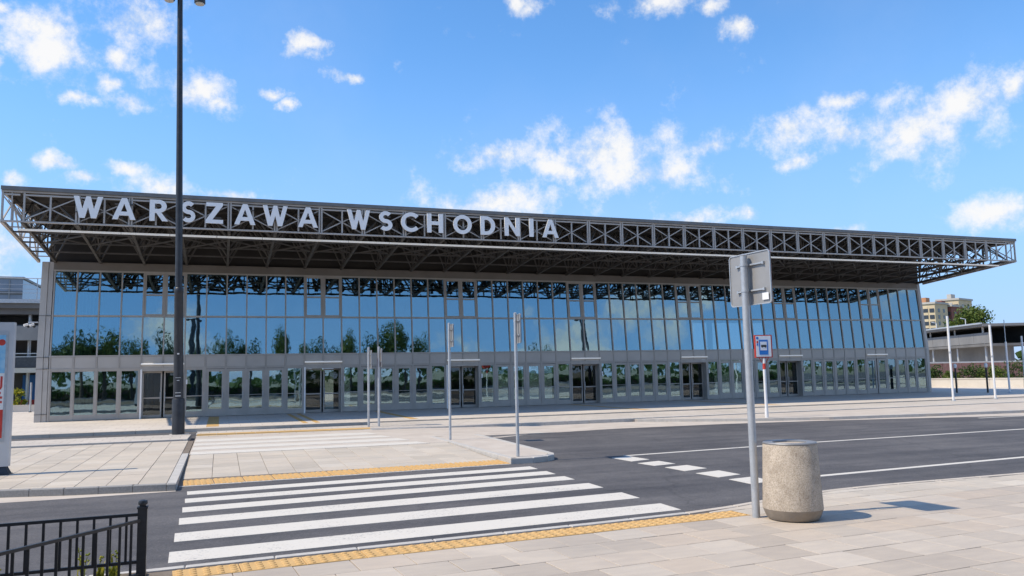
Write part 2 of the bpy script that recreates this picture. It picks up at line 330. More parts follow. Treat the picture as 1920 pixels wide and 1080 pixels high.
def link(name, me, parent=None, loc=None):
    o = bpy.data.objects.new(name, me); COL.objects.link(o)
    if parent: o.parent = parent
    if loc: o.location = loc
    return o
def tag(o, label=None, cat=None, group=None, kind=None):
    if label: o['label'] = label
    if cat: o['category'] = cat
    if group: o['group'] = group
    if kind: o['kind'] = kind
    return o
def thing(name, label, cat, loc=(0,0,0), rz=0, group=None):
    o = link(name, None); o.location = loc; o.rotation_euler = (0,0,rz); return tag(o, label, cat, group)
def struct(o): o['kind'] = 'structure'; return o
def clip(poly, nx, ny, d):
    """keep the side nx*x+ny*y <= d"""
    out = []
    for i in range(len(poly)):
        a, b = poly[i], poly[(i+1) % len(poly)]; fa = nx*a[0]+ny*a[1]-d; fb = nx*b[0]+ny*b[1]-d
        if fa <= 0: out.append(a)
        if fa*fb < 0: t = fa/(fa-fb); out.append((a[0]+(b[0]-a[0])*t, a[1]+(b[1]-a[1])*t))
    return out
def area(p): return abs(sum(p[i][0]*p[(i+1)%len(p)][1]-p[(i+1)%len(p)][0]*p[i][1] for i in range(len(p))))/2

def slab_field(parent, org, ang, nu, nv, du, dv, z, mat, cuts=(), edge=None, lo=None, bond=.5, gap=.011, th=.06, limit=290, score=None, seed=1, tilt=.0025, zf=None):
    rnd = random.Random(seed); ca, sa = cos(ang), sin(ang); cells = []
    for j in range(nv):
        sh = bond*du*(j % 2)+(rnd.uniform(-.06,.06) if bond else 0)
        for i in range(-1, nu+1):
            u0, u1 = i*du+sh+gap/2, (i+1)*du+sh-gap/2; v0, v1 = -j*dv-gap/2, -(j+1)*dv+gap/2
            q = [(org[0]+u*ca-v*sa, org[1]+u*sa+v*ca) for u, v in ((u0,v1),(u1,v1),(u1,v0),(u0,v0))]
            full = True
            for (nx, ny, d) in cuts:
                q2 = clip(q, nx, ny, d); full = full and q2 == q; q = q2
                if len(q) < 3: break
            if len(q) >= 3 and edge:                        # stay below a polyline y(x)
                x0 = min(a[0] for a in q); x1 = max(a[0] for a in q)
                for (ax, ay), (bx, by) in zip(edge, edge[1:]):
                    if bx <= x0 or ax >= x1: continue
                    k = (by-ay)/(bx-ax); q2 = clip(q, -k, 1, ay-k*ax); full = full and q2 == q; q = q2
                    if len(q) < 3: break
            if len(q) >= 3 and lo:
                x0 = min(a[0] for a in q); x1 = max(a[0] for a in q)
                for (ax, ay), (bx, by) in zip(lo, lo[1:]):
                    if bx <= x0 or ax >= x1: continue
                    k = (by-ay)/(bx-ax); q2 = clip(q, k, -1, k*ax-ay); full = full and q2 == q; q = q2
                    if len(q) < 3: break
            if len(q) < 3 or area(q) < .02: continue
            cells.append((q, full, (i, j)))
    if score: cells.sort(key=lambda c: score(sum(a[0] for a in c[0])/len(c[0]), sum(a[1] for a in c[0])/len(c[0])))
    hw, hh = du/2-gap/2, dv/2-gap/2
    shared = MB().slab([(-hw,-hh),(hw,-hh),(hw,hh),(-hw,hh)], -th, 0).mesh('slab', mat)
    rest = MB()
    for k, (q, full, ij) in enumerate(cells):
        cx = sum(a[0] for a in q)/len(q); cy = sum(a[1] for a in q)/len(q); zz = (zf(cx, cy) if zf else z)+rnd.uniform(-.002,.002)
        if k < limit:
            if full: o = link('slab', shared, parent, (cx, cy, zz))
            else: o = MB().slab([(a[0]-cx, a[1]-cy) for a in q], -th, 0).build('slab', mat, parent, (cx, cy, zz))
            rx, ry = rnd.gauss(0, tilt), rnd.gauss(0, tilt)
            if zf: rx += math.atan((zf(cx, cy+.1)-zf(cx, cy-.1))/.2)
            o.rotation_euler = (rx, ry, ang if full else 0)
        else: rest.slab(q, zz-th, zz)
    if rest.f: tag(rest.build('slabs', mat, parent), kind='stuff')

# ------------------------------------------------------------------ ground
ZR = -.13
struct(MB().prism([(-2500,-2500),(2500,-2500),(2500,2500),(-2500,2500)], -1.0, -.30).build('ground', 'terrain'))
road = struct(MB().prism([(-120,-37.6),(200,-37.6),(200,-10.2),(-120,-10.2)], -.28, ZR).build('road', 'asphalt'))
road2 = struct(MB().prism([(-120,-140),(200,-140),(200,-52),(-120,-52)], -.29, -.16).build('far_side_square', 'asphalt'))

# near pavement -------------------------------------------------------------
EDGE = [(-60,-36.70),(7.0,-36.50),(9.97,-36.29),(12.99,-36.09),(14.72,-35.93),(15.48,-35.78),(16.2,-35.56),(17.0,-35.33),(18.1,-35.10),(19.3,-35.0),(22.6,-35.02),(80,-35.1)]
near = struct(MB().prism(EDGE+[(80,-52.2),(-60,-52.2)], -.28, -.112).build('near_pavement', 'mortar'))
ZN = -.10
e_in = [(x, y-.14) for x, y in EDGE]
rnd = random.Random(5)
x = -2.0
def yon(e, x):
    for (ax, ay), (bx, by) in zip(e, e[1:]):
        if ax <= x <= bx: return ay+(by-ay)*(x-ax)/(bx-ax)
    return e[-1][1] if x > e[-1][0] else e[0][1]
while x < 40:                                           # edging stones
    x2 = x+.98
    xs = [x+.006]+[e[0] for e in EDGE if x+.05 < e[0] < x2-.05]+[x2-.006]
    MB().slab([(q, yon(EDGE, q)+.004) for q in xs]+[(q, yon(EDGE, q)-.125) for q in reversed(xs)], -.2, ZN+.004, .008).build('kerb_stone', 'kerb_beige' if x > 14 else 'kerb', near)
    x = x2
# tactile strip of yellow blister tiles
TA = math.atan2(.49, 7.16); ta, tb = cos(TA), sin(TA)
def tac(u, v): return (7.66+u*ta-v*tb, -36.66+u*tb+v*ta)
blister = MB()
for i in range(5):
    for j in range(4): blister.lathe([(.042,0),(.036,.008),(.02,.012)], 8, -.28+i*.14, -.15+j*.10)
blister.slab([(-.345,-.205),(.345,-.205),(.345,.205),(-.345,.205)], -.05, 0, .004)
bm_ = blister.mesh('tactile_tile', 'tactile')
for i in range(11):
    c = tac(.36+i*.70, -.21); o = link('tactile_tile', bm_, near, (c[0], c[1], ZN+.003)); o.rotation_euler = (0,0,TA)
o0 = tac(0, -.43)
slab_field(near, (o0[0], o0[1]), TA, 34, 12, .64, .58, ZN, 'slab_grey', cuts=[(-1,0,-7.62)], edge=e_in, limit=290, score=lambda x, y: math.hypot(x-11, y+40.5), seed=3)
slab_field(near, (tac(7.72, .95)[0], tac(7.72, .95)[1]), TA, 40, 3, .64, .46, ZN, 'slab_beige', cuts=[], edge=e_in, limit=60, score=lambda x, y: x, seed=4)
# planting bed behind the fence
struct(MB().prism([(-40,-36.72),(7.42,-36.63),(7.42,-50),(-40,-50)], -.2, -.085).build('planting_bed', 'soil'))

# left pavement --------------------------------------------------------------
LE = [(-40,-28.4),(0,-28.55),(4.3,-28.85),(5.53,-29.18),(7.36,-29.45)]
left = struct(MB().prism(LE+[(7.36,-17.65),(-40,-17.65)], -.27, -.014).build('left_pavement', 'mortar'))
slab_field(left, (-3.5,-17.7), 0, 20, 20, .565, .60, 0, 'slab_beige', cuts=[(1,0,7.19)], lo=[(x, y+.185) for x, y in LE], bond=.0, limit=290, score=lambda x, y: math.hypot(x-7, y+29), seed=8)
tag(MB().prism([(-40,-28.2),(-4.1,-28.35),(-4.1,-17.7),(-40,-17.7)], -.05, 0).build('far_paving', 'paving_far', left), kind='stuff')
x = -12.0
while x < 7.2:
    x2 = min(x+.60, 7.37)
    MB().slab([(q, yon(LE, q)-.022) for q in (x+.005, x2-.005)]+[(q, yon(LE, q)+.17) for q in (x2-.005, x+.005)], -.3, .004, .012).build('kerb_stone', 'kerb_granite', left); x = x2
y = -29.40
while y < -22.8:                                         # side kerb along the dropped crossing
    y2 = min(y+.8, -22.6); MB().slab([(7.20,y+.005),(7.37,y+.005),(7.37,y2-.005),(7.20,y2-.005)], -.3, .003, .012).build('kerb_stone', 'kerb', left); y = y2
MB().prism([(-40,-29.35),(0,-29.5),(5.06,-29.66),(7.37,-29.55),(7.37,-29.35),(4,-28.8),(-40,-28.4)], -.2, ZR+.004).build('gutter', 'concrete_bay', left)

# dropped crossing between the two carriageways --------------------------------
def zramp(x, y): return -.012 if y > -23 else -.012-(.108)*min(1, (-23-y)/5.5)
rampo = struct(MB().add([(7.37,-29.05,-.135),(14.62,-28.6,-.135),(14.62,-23,-.03),(7.37,-23,-.03),(14.0,-13.0,-.03),(7.37,-13.0,-.03),(15.2,-16.0,-.03),(14.62,-20.5,-.03)],
    [(0,1,2,3),(3,2,7,6,4,5)]).build('dropped_crossing', 'mortar'))
slab_field(rampo, (7.42,-22.95), 0, 12, 8, .59, .60, 0, 'slab_beige', cuts=[(-1,0,-7.40),(1,0,14.56),(0,-1,28.05)], bond=.0, limit=200, seed=12, zf=zramp, tilt=.001)
MB().add([(7.39,-22.95,-.010),(14.62,-22.95,-.010),(14.62,-20.55,-.010),(15.0,-20.55,-.012),(15.0,-16.05,-.012),(7.39,-16.05,-.010),(16.2,-20.62,-.05),(19.5,-19.75,-.122),(20.5,-16.05,-.122),(15.0,-20.55,-.3),(16.2,-20.62,-.3),(19.5,-19.75,-.3)], [(0,1,2,5),(2,3,4,5),(3,6,7,8,4),(3,9,10,6),(6,10,11,7)]).build('road_slab', 'concrete_bay', rampo)
rib = MB().slab([(-.29,-.40),(.29,-.40),(.29,.40),(-.29,.40)], -.05, 0, .004)
for i in range(5): rib.slab([(-.24+i*.115-.03,-.38),(-.24+i*.115+.03,-.38),(-.24+i*.115+.03,.38),(-.24+i*.115-.03,.38)], -.01, .014, .01)
rm = rib.mesh('tactile_tile', 'tactile')
TB = math.atan2(.49, 7.1)
for i in range(12):
    u = .31+i*.60; o = link('tactile_tile', rm, rampo, (7.44+u*cos(TB), -28.45+u*sin(TB), -.116)); o.rotation_euler = (.019, 0, TB)
for i in range(12): MB().slab([(7.4+i*.6, -28.93+i*.041),(7.99+i*.6,-28.93+i*.041),(7.99+i*.6,-28.82+i*.041),(7.4+i*.6,-28.82+i*.041)], -.2, -.121, .005).build('kerb_stone', 'kerb', rampo)
for k, (y0, y1, xr) in enumerate([(-23.05,-22.25,14.0),(-21.55,-20.6,13.75),(-19.95,-19.1,13.5),(-18.4,-17.3,13.3)]):
    MB().prism([(7.43,y0),(xr,y0),(xr-.2,y1),(7.42,y1)], -.02, -.004).build('zebra_stripe', 'road_paint', rampo)
for i in range(10): MB().slab([(7.38+i*.68,-15.5-.02*i),(8.05+i*.68,-15.5-.02*i),(8.05+i*.68,-14.3-.03*i),(7.38+i*.68,-14.3-.03*i)], -.1, -.004, .005).build('tactile_tile', 'tactile', rampo)
MB().prism([(7.37,-16.05),(14,-16.05),(14,-13.05),(7.37,-13.05)], -.1, -.008).build('crossing_refuge', 'paving_far', rampo)

# strip with the mast, left of the crossing
strip = struct(MB().prism([(-40,-17.62),(7.15,-17.52),(7.2,-15.0),(-40,-14.6)], -.25, .045).build('mast_strip', 'paving_far'))
x = -12.0
while x < 7.1:
    x2 = min(x+1.0, 7.17); MB().slab([(x+.005,-17.66),(x2-.005,-17.66),(x2-.005,-17.5),(x+.005,-17.5)], -.1, .05, .01).build('kerb_stone', 'kerb', strip); x = x2
# forecourt
fore = struct(MB().prism([(-40,-10.75),(120,-10.75),(120,60),(-40,60)], -.25, -.001).build('forecourt', 'paving_fore'))
x = -10.0
while x < 70:
    x2 = x+1.5; MB().slab([(x+.006,-10.90),(x2-.006,-10.90),(x2-.006,-10.5),(x+.006,-10.5)], -.2, .004, .01).build('kerb_stone', 'kerb_beige', fore); x = x2
for (xa, xb, n) in ((7.62,8.12,1),(11.6,11.82,1),(12.12,12.34,1),(16.4,16.75,1),(28.5,28.9,1),(36.6,36.95,1)):
    MB().prism([(xa,-9.9),(xb,-9.9),(xb,-.5),(xa,-.5)], -.02, .004).build('guide_strip', 'tactile', fore)
# right platform with the bus stop
plat = struct(MB().prism([(13.45,-16.1),(24,-15.95),(60,-15.6),(120,-15.6),(120,-11.75),(14.2,-11.75)], -.25, 0.0).build('bus_platform', 'paving_far'))
PE = [(13.5,-16.18),(24,-16.02),(60,-15.7),(90,-15.7)]
x = 13.5
while x < 70:
    x2 = x+1.0; MB().slab([(x+.005,yon(PE,x)),(x2-.005,yon(PE,x2)),(x2-.005,yon(PE,x2)+.2),(x+.005,yon(PE,x)+.2)], -.2, .012, .012).build('kerb_stone', 'kerb', plat); x = x2
P2 = [(24.5,-16.25),(26.5,-17.6),(28.6,-18.9),(31.4,-19.9),(36.3,-20.6),(41,-21.0),(60,-21.4),(110,-21.4)]
plat2 = struct(MB().prism(P2+[(110,-15.72),(60,-15.72),(24.6,-16.05)], -.25, -.018).build('lower_platform', 'concrete_bay'))
x = 24.6
while x < 60:
    x2 = x+1.0; MB().slab([(x+.005,yon(P2,x)-.004),(x2-.005,yon(P2,x2)-.004),(x2-.005,yon(P2,x2)+.2),(x+.005,yon(P2,x)+.2)], -.2, -.01, .012).build('kerb_stone', 'kerb', plat2); x = x2
# concrete bus bay beside the platform
MB().prism([(14.7,-20.4),(17.0,-20.8),(18.5,-19.95),(22,-19.35),(26.7,-19.5),(31.3,-20.25),(39.2,-22.3),(60,-22.3),(60,-20.5),(30,-18),(24,-16),(14.0,-16.0)], ZR-.02, ZR+.004).build('bus_bay', 'concrete_bay', road)
# narrow traffic island
IP = [(14.62,-28.42),(15.17,-28.47),(15.60,-28.30),(15.88,-28.05),(16.02,-27.7),(16.08,-26.8),(16.25,-22.4),(16.27,-20.6),(14.60,-20.6)]
isl = struct(MB().prism([(14.78,-28.3),(15.15,-28.33),(15.5,-28.2),(15.72,-28.0),(15.86,-27.6),(15.92,-26.8),(16.1,-22.4),(16.1,-20.7),(14.76,-20.7)], -.25, -.006).build('traffic_island', 'concrete_bay'))
def kerb_run(pts, w, z0, z1, parent, mat, L=.95):
    seg = []
    for a, b in zip(pts, pts[1:]):
        n = max(1, round(math.dist(a, b)/L))
        for i in range(n): seg.append(tuple((a[0]+(b[0]-a[0])*t, a[1]+(b[1]-a[1])*t) for t in (i/n, (i+1)/n)))
    for a, b in seg:
        d = math.dist(a, b); tx, ty = (b[0]-a[0])/d, (b[1]-a[1])/d; g = .004
        MB().slab([(a[0]+tx*g,a[1]+ty*g),(b[0]-tx*g,b[1]-ty*g),(b[0]-tx*g-ty*w,b[1]-ty*g+tx*w),(a[0]+tx*g-ty*w,a[1]+ty*g+tx*w)], z0, z1, .014).build('kerb_stone', mat, parent)
kerb_run([IP[-1], IP[0], IP[1], IP[2], IP[3], IP[4], IP[5], IP[6], IP[7]], .16, -.25, .002, isl, 'kerb')

# road markings ----------------------------------------------------------------
def mark(name, poly, z=ZR, mat='road_paint', parent=None): return MB().prism(poly, z-.02, z+.005).build(name, mat, parent or road)
for (yl0, yl1, yr0, yr1) in ((-36.10,-35.45,-35.58,-34.92),(-34.80,-34.15,-34.28,-33.58),(-33.46,-32.86,-32.90,-32.22),(-32.29,-31.74,-31.62,-31.05),(-31.22,-30.70,-30.64,-30.07),(-30.19,-29.70,-29.62,-29.08)):
    mark('zebra_stripe', [(7.60,yl0),(14.82,yr0),(14.84,yr1),(7.58,yl1)])
for q in ([(17.27,-28.40),(17.83,-28.29),(17.90,-29.15),(17.33,-29.32)], [(17.27,-29.72),(17.93,-29.54),(17.97,-30.22),(17.35,-30.36)], [(17.40,-30.72),(18.05,-30.58),(18.10,-31.30),(17.42,-31.50)], [(17.42,-31.92),(18.10,-31.74),(18.10,-32.5),(17.46,-32.68)], [(17.46,-33.02),(18.10,-32.9),(18.06,-33.6),(17.44,-33.75)]): mark('dash_mark', q)
mark('lane_line', [(17.80,-28.18),(24.3,-27.62),(60,-26.4),(100,-26.0),(100,-25.85),(60,-26.24),(24.3,-27.46),(17.78,-28.02)])
mark('lane_line', [(18.15,-33.60),(25.46,-33.05),(60,-31.6),(60,-31.42),(25.46,-32.88),(18.13,-33.42)])
mark('lane_line', [(36.5,-22.55),(60,-22.75),(60,-22.6),(36.5,-22.4)])
mark('lane_line', [(14.6,-11.36),(70,-11.66),(70,-11.30),(14.6,-11.04)])
for (y0, y1, xr) in ((-12.75,-11.85,13.6),(-11.35,-11.05,10.4),(-10.98,-10.92,9.6)): mark('zebra_stripe', [(7.3,y0),(xr,y0),(xr,y1),(7.3,y1)])
for (xa, xb) in ((-4.,-2.6),(.3,1.1),(3.7,4.5),(4.9,5.4)): mark('lane_dash', [(xa,-12.9),(xb,-12.6),(xb,-12.3),(xa,-12.6)])
mark('bay_mark', [(16.35,-15.9),(16.95,-15.9),(17.2,-18.8),(16.55,-18.7)], ZR+.006)

# ------------------------------------------------------------------ station building
def XN(n): return n+.0607869*n*(58-n)/58
bld = thing('station_building', 'long glass fronted railway station hall under a deep overhanging truss canopy', 'building')
rnd = random.Random(11)
Z_TOP, Z_TR, Z_B1, Z_B0, Z_K = 7.72, 5.38, 3.24, 2.66, .30
unit_pane = MB().box(-.5,-.006,-.5,.5,.006,.5)
pm_blue = unit_pane.mesh('glass_pane', 'glass_blue'); pm_clear = unit_pane.mesh('glass_pane', 'glass_clear')
CANT = .092                                             # the upper glazing leans back a little
def YL(z): return max(0., z-3.24)*math.tan(CANT)
def pane(x0, x1, z0, z1, y=0.0, me=None, parent=None, jit=.0020, name='glass_pane', cant=False):
    o = link(name, me or pm_blue, parent or bld, ((x0+x1)/2, y+(YL((z0+z1)/2) if cant else 0), (z0+z1)/2)); o.scale = (x1-x0, 1, (z1-z0)/(cos(CANT) if cant else 1))
    o.rotation_euler = ((-CANT if cant else 0)+rnd.gauss(0, jit), 0, rnd.gauss(0, jit)); return o
mull = MB().box(-.035,-.075,0,.035,.10,1).mesh('mullion', 'frame_metal')
ENT = [n for k in range(7) for n in (4+8*k, 5+8*k)]
for n in range(59):
    x = XN(n)
    o = link('mullion', mull, bld, (x, 0, 3.24)); o.scale = (1, 1, (Z_TOP-3.24)/cos(CANT)); o.rotation_euler = (-CANT, 0, 0)
    o = link('mullion', mull, bld, (x, .001, Z_B0-.06)); o.scale = (1, 1, 3.24-Z_B0+.06)
    if (n not in ENT or n % 8 == 4) or n > 54:
        o = link('mullion', mull, bld, (x, .002, 0)); o.scale = (1.35, .9, Z_B0-.06)
XE0, XE1 = XN(0)-.06, XN(58)+.06
for z0, z1, d, nm in ((Z_TR-.045, Z_TR+.045, .055, 'transom'), (Z_B1, Z_B1+.09, .068, 'transom'), (Z_B0-.10, Z_B0, .064, 'transom'), (Z_TOP, Z_TOP+.08, .07, 'transom')):
    MB().box(XE0, YL(z0)-d, z0, XE1, YL(z0)+.09, z1).build(nm, 'frame_metal', bld)
YT = YL(Z_TOP)
MB().box(XE0, YT-.058, Z_TOP+.08, XE1, YT+.12, Z_TOP+.50).build('header_beam', 'header_metal', bld)
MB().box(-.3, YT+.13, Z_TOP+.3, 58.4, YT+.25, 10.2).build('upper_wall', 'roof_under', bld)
for n in range(58):
    x0, x1 = XN(n)+.035, XN(n+1)-.035
    MB().box(x0+.006, -.045, Z_B0+.006, x1-.006, .06, Z_B1-.006).build('spandrel_panel', 'spandrel', bld)
    MB().box(x0+.0, YT-.064, Z_TOP+.10, x1+.05, YT-.050, Z_TOP+.46).build('header_panel', 'header_metal', bld)
    pane(x0, x1, Z_B1+.09, Z_TR-.045, cant=True)
    if n in ENT:                                       # openable light: heavy inner frame, two panes
        f = MB(); zf0, zf1, zm = Z_TR+.046, Z_TOP-.001, 6.53; t = .095; yo = -zf0
        f.box(x0, -.05, zf0, x0+t, .06, zf1).box(x1-t, -.05, zf0, x1, .06, zf1).box(x0+t, -.05, zf0, x1-t, .06, zf0+t*.7).box(x0+t, -.05, zf1-t, x1-t, .06, zf1).box(x0+t, -.05, zm-.04, x1-t, .06, zm+.04)
        f.v = [(a, b_, c-3.24) for a, b_, c in f.v]
        o = f.build('window_frame', 'frame_metal', bld, (0, 0, 3.24)); o.rotation_euler = (-CANT, 0, 0); o.scale = (1, 1, 1/cos(CANT))
        pane(x0+t, x1-t, zf0+t*.7, zm-.04, cant=True); pane(x0+t, x1-t, zm+.04, zf1-t, cant=True)
    else: pane(x0, x1, Z_TR+.045, Z_TOP, cant=True)
# ground floor
df = MB(); t = .15
df.box(-.5,-.035,.02,-.5+t,.035,2.54).box(.5-t,-.035,.02,.5,.035,2.54).box(-.5+t,-.035,.02,.5-t,.035,.40).box(-.5+t,-.035,2.40,.5-t,.035,2.54)
door_me = df.mesh('door', 'frame_metal')
push = MB().tube([(-.36,-.06,1.12),(.36,-.06,1.12)], .016, 8).mesh('push_bar', 'frame_metal', True)
hand = MB().tube([(.40,-.04,.98),(.40,-.10,1.0),(.40,-.10,1.28),(.40,-.04,1.30)], .018, 8).mesh('handle', 'galvanized', True)
ed = MB(); t2 = .075
ed.box(-.5,-.03,.02,-.5+t2,.03,2.46).box(.5-t2,-.03,.02,.5,.03,2.46).box(-.5+t2,-.03,.02,.5-t2,.03,.17).box(-.5+t2,-.03,2.38,.5-t2,.03,2.46).box(-.5+t2,-.032,1.02,.5-t2,.03,1.09)
edoor_me = ed.mesh('door', 'frame_metal')
pull = MB().tube([(.43,-.02,.85),(.43,-.09,.87),(.43,-.09,1.35),(.43,-.02,1.37)], .02, 8).mesh('handle', 'galvanized', True)
pull2 = MB().tube([(-.43,-.02,.85),(-.43,-.09,.87),(-.43,-.09,1.35),(-.43,-.02,1.37)], .02, 8).mesh('handle', 'galvanized', True)
def place_door(n, y=0., kind='D', flip=False):
    x0, x1 = XN(n)+.047, XN(n+1)-.047; xc, w = (x0+x1)/2, x1-x0
    o = link('door', door_me if kind == 'D' else edoor_me, bld, (xc, y, 0)); o.scale = (w, 1, 1)
    if kind == 'D':
        p_ = link('glass_pane', pm_blue, o, (0, 0, 1.40)); p_.scale = (1-2*t, 1, 2.0); p_.rotation_euler = (rnd.gauss(0,.0012), 0, rnd.gauss(0,.0025))
        link('push_bar', push, o); link('handle', hand, o)
    else:
        p_ = link('glass_pane', pm_clear, o, (0, 0, 1.735)); p_.scale = (1-2*t2, 1, 1.29)
        p_ = link('glass_pane', pm_clear, o, (0, 0, .595)); p_.scale = (1-2*t2, 1, .85)
        link('handle', pull2 if flip else pull, o)
    return o
for n in range(58):
    x0, x1 = XN(n)+.047, XN(n+1)-.047; ph = n % 8
    if n in ENT and n < 52:
        place_door(n, .42, 'E', flip=(ph == 5))
    elif n in (52, 53): place_door(n, -.02, 'D')
    elif (ph in (7, 0, 1, 2) and 6 < n < 51) or n in (55, 56): place_door(n)
    else:
        tt = .045 if ph != 6 and ph != 3 else .09
        f = MB(); f.box(x0, -.04, .02, x1, .04, Z_K).box(x0, -.04, Z_K, x0+tt, .04, Z_B0-.101).box(x1-tt, -.04, Z_K, x1, .04, Z_B0-.101).box(x0+tt, -.04, Z_B0-.16, x1-tt, .04, Z_B0-.101)
        if n > 3: f.box(x0+tt, -.03, 1.10, x1-tt, .03, 1.14)
        f.build('window_frame', 'frame_metal', bld); pane(x0+tt, x1-tt, Z_K, Z_B0-.16)
for k in range(7):                                     # entrances: reveal, threshold, white tube light above
    a, c_ = XN(4+8*k), XN(6+8*k)
    if k < 6:
        MB().box(a-.02, -.09, 0, a+.055, .5, Z_B0-.1).build('jamb', 'letter_white' if k < 3 else 'frame_metal', bld)
        MB().box(c_-.055, -.09, 0, c_+.02, .5, Z_B0-.1).build('jamb', 'frame_metal', bld)
        MB().box(a+.055, -.06, 2.47, c_-.055, .5, Z_B0-.1).build('door_head', 'frame_metal', bld)
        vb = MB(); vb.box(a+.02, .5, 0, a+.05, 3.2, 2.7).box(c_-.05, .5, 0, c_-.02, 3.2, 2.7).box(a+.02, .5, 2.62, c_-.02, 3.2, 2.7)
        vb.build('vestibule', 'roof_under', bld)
        MB().box(c_+.10, -.12, 1.75, c_+.18, -.06, 2.0).build('card_reader', 'white_panel', bld)
    MB().tube([(a+.0, -.17, 2.84), (c_-.0, -.17, 2.84)], .05, 10).build('light_tube', 'white_glow', bld, smooth=True)
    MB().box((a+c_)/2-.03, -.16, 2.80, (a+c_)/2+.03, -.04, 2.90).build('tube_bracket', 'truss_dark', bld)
# corner columns
def leaning(m_, x0, x1, y0, y1, zs):
    v = []
    for z in zs: v += [(x0, y0+YL(z), z), (x1, y0+YL(z), z), (x1, y1+YL(z), z), (x0, y1+YL(z), z)]
    f = [(3,2,1,0), tuple(4*(len(zs)-1)+i for i in range(4))]
    for k in range(len(zs)-1): f += [(4*k+i, 4*k+(i+1)%4, 4*k+4+(i+1)%4, 4*k+4+i) for i in range(4)]
    return m_.add(v, f)
for xa, xb, yf in ((-.60,-.30,-.10),(-.285,-.07,-.07),(XE1+.01,XE1+.26,-.08)): leaning(MB(), xa, xb, yf, .5, (0, 3.24, 8.2)).build('corner_column', 'spandrel', bld)
for z in (.38, 2.66, 3.24, 5.38): MB().box(-.61, YL(z)-.115, z-.012, -.05, YL(z)+.5, z+.012).build('column_joint', 'truss_dark', bld)
# hall interior and side walls
DEP = 19.0
MB().box(-.3, .2, -.02, 58.3, DEP, .012).build('hall_floor', 'floor_tile', bld)
bw = MB()
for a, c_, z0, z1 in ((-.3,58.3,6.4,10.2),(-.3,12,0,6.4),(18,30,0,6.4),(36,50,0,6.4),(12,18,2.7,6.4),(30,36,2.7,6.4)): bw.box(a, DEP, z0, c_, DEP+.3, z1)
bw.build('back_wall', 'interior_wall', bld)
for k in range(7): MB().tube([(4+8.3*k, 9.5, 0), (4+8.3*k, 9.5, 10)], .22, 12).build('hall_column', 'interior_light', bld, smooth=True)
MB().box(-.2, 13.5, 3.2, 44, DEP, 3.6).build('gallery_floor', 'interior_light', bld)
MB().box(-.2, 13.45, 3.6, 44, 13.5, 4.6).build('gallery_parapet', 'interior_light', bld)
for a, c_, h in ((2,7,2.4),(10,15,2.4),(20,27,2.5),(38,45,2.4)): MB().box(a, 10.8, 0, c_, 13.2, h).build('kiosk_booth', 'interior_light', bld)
for sx in (-.05, XE1+.1):                              # side glazing
    for j in range(13):
        y = .55+j*(DEP-.6)/12; MB().box(sx-.05, y-.04, 0, sx+.05, y+.04, 8.3).build('mullion', 'frame_metal', bld)
        if j < 12:
            for z0, z1 in ((.3,2.66),(3.24,5.38),(5.42,7.72)):
                o = link('glass_pane', pm_clear, bld, (sx, y+(DEP-.6)/24, (z0+z1)/2)); o.scale = ((DEP-.6)/12-.08, 1, z1-z0); o.rotation_euler = (0,0,pi/2)
    for z0, z1 in ((0,.3),(2.66,3.24),(5.36,5.44),(7.72,8.3)): MB().box(sx-.06, .55, z0, sx+.06, DEP, z1).build('side_band', 'spandrel', bld)
for j in range(4):
    y0 = 1.2+j*4.4; MB().bar((XE1-.45, y0, .2), (XE1-.45, y0+2.2, 8.0), .16, .16).build('side_brace', 'interior_light', bld); MB().bar((XE1-.45, y0+4.4, .2), (XE1-.45, y0+2.2, 8.0), .16, .16).build('side_brace', 'interior_light', bld)
for sx in (-.05, XE1+.1): MB().box(sx-.07, YT+.26, 8.31, sx+.07, DEP, 10.2).build('upper_side_wall', 'roof_under', bld)
# canopy -------------------------------------------------------------------
YF, ZB, ZT = -7.34, 8.93, 10.22
XL, XR = -.76, 58.74
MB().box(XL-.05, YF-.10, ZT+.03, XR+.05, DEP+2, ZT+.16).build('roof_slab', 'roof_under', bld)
MB().box(XL-.06, YF-.14, ZT+.02, XR+.06, YF-.101, ZT+.19).build('roof_edge', 'roof_edge', bld)
MB().box(XL-.06, YF-.101, ZT+.161, XR+.06, DEP+2, ZT+.19).build('roof_sheet', 'roof_edge', bld)
# fascia: paired frames with crossed braces
for k in range(29):
    a, c_ = XN(2*k)+.055, XN(2*k+2)-.055; m_ = (a+c_)/2; w = .075
    f = MB(); f.box(a-w/2, YF-.04, ZB, a+w/2, YF+.04, ZT).box(c_-w/2, YF-.04, ZB, c_+w/2, YF+.04, ZT).box(a+w/2, YF-.038, ZT-.19, c_-w/2, YF+.038, ZT-.12)
    fp = f.build('fascia_frame', 'truss_metal', bld)
    MB().box(m_-.036, YF-.036, ZB+.03, m_+.036, YF+.036, ZT-.19).build('post', 'truss_metal', fp)
    MB().bar((a+.03, YF+.045, ZB+.08), (c_-.03, YF+.045, ZT-.22), .05, .018, (0,1,0)).build('brace', 'truss_metal', fp)
    MB().bar((a+.03, YF+.068, ZT-.22), (c_-.03, YF+.068, ZB+.08), .05, .018, (0,1,0)).build('brace', 'truss_metal', fp)
for xe, xi in ((XL, XN(0)-.06), (XR, XN(58)+.06)):
    f = MB(); f.box(xe-.04, YF-.04, ZB, xe+.04, YF+.04, ZT).box(min(xe,xi)+.05, YF-.038, ZT-.19, max(xe,xi)-.05, YF+.038, ZT-.12)
    f.bar(((xe+xi)/2, YF, ZB), ((xe+xi)/2, YF, ZT), .05); f.build('fascia_end', 'truss_metal', bld)
MB().box(XL-.05, YF-.06, ZB-.07, XR+.05, YF+.06, ZB+.0).build('bottom_chord', 'truss_metal', bld)
MB().box(XL-.05, YF-.06, ZT-.06, XR+.05, YF+.06, ZT+.02).build('top_chord', 'truss_metal', bld)
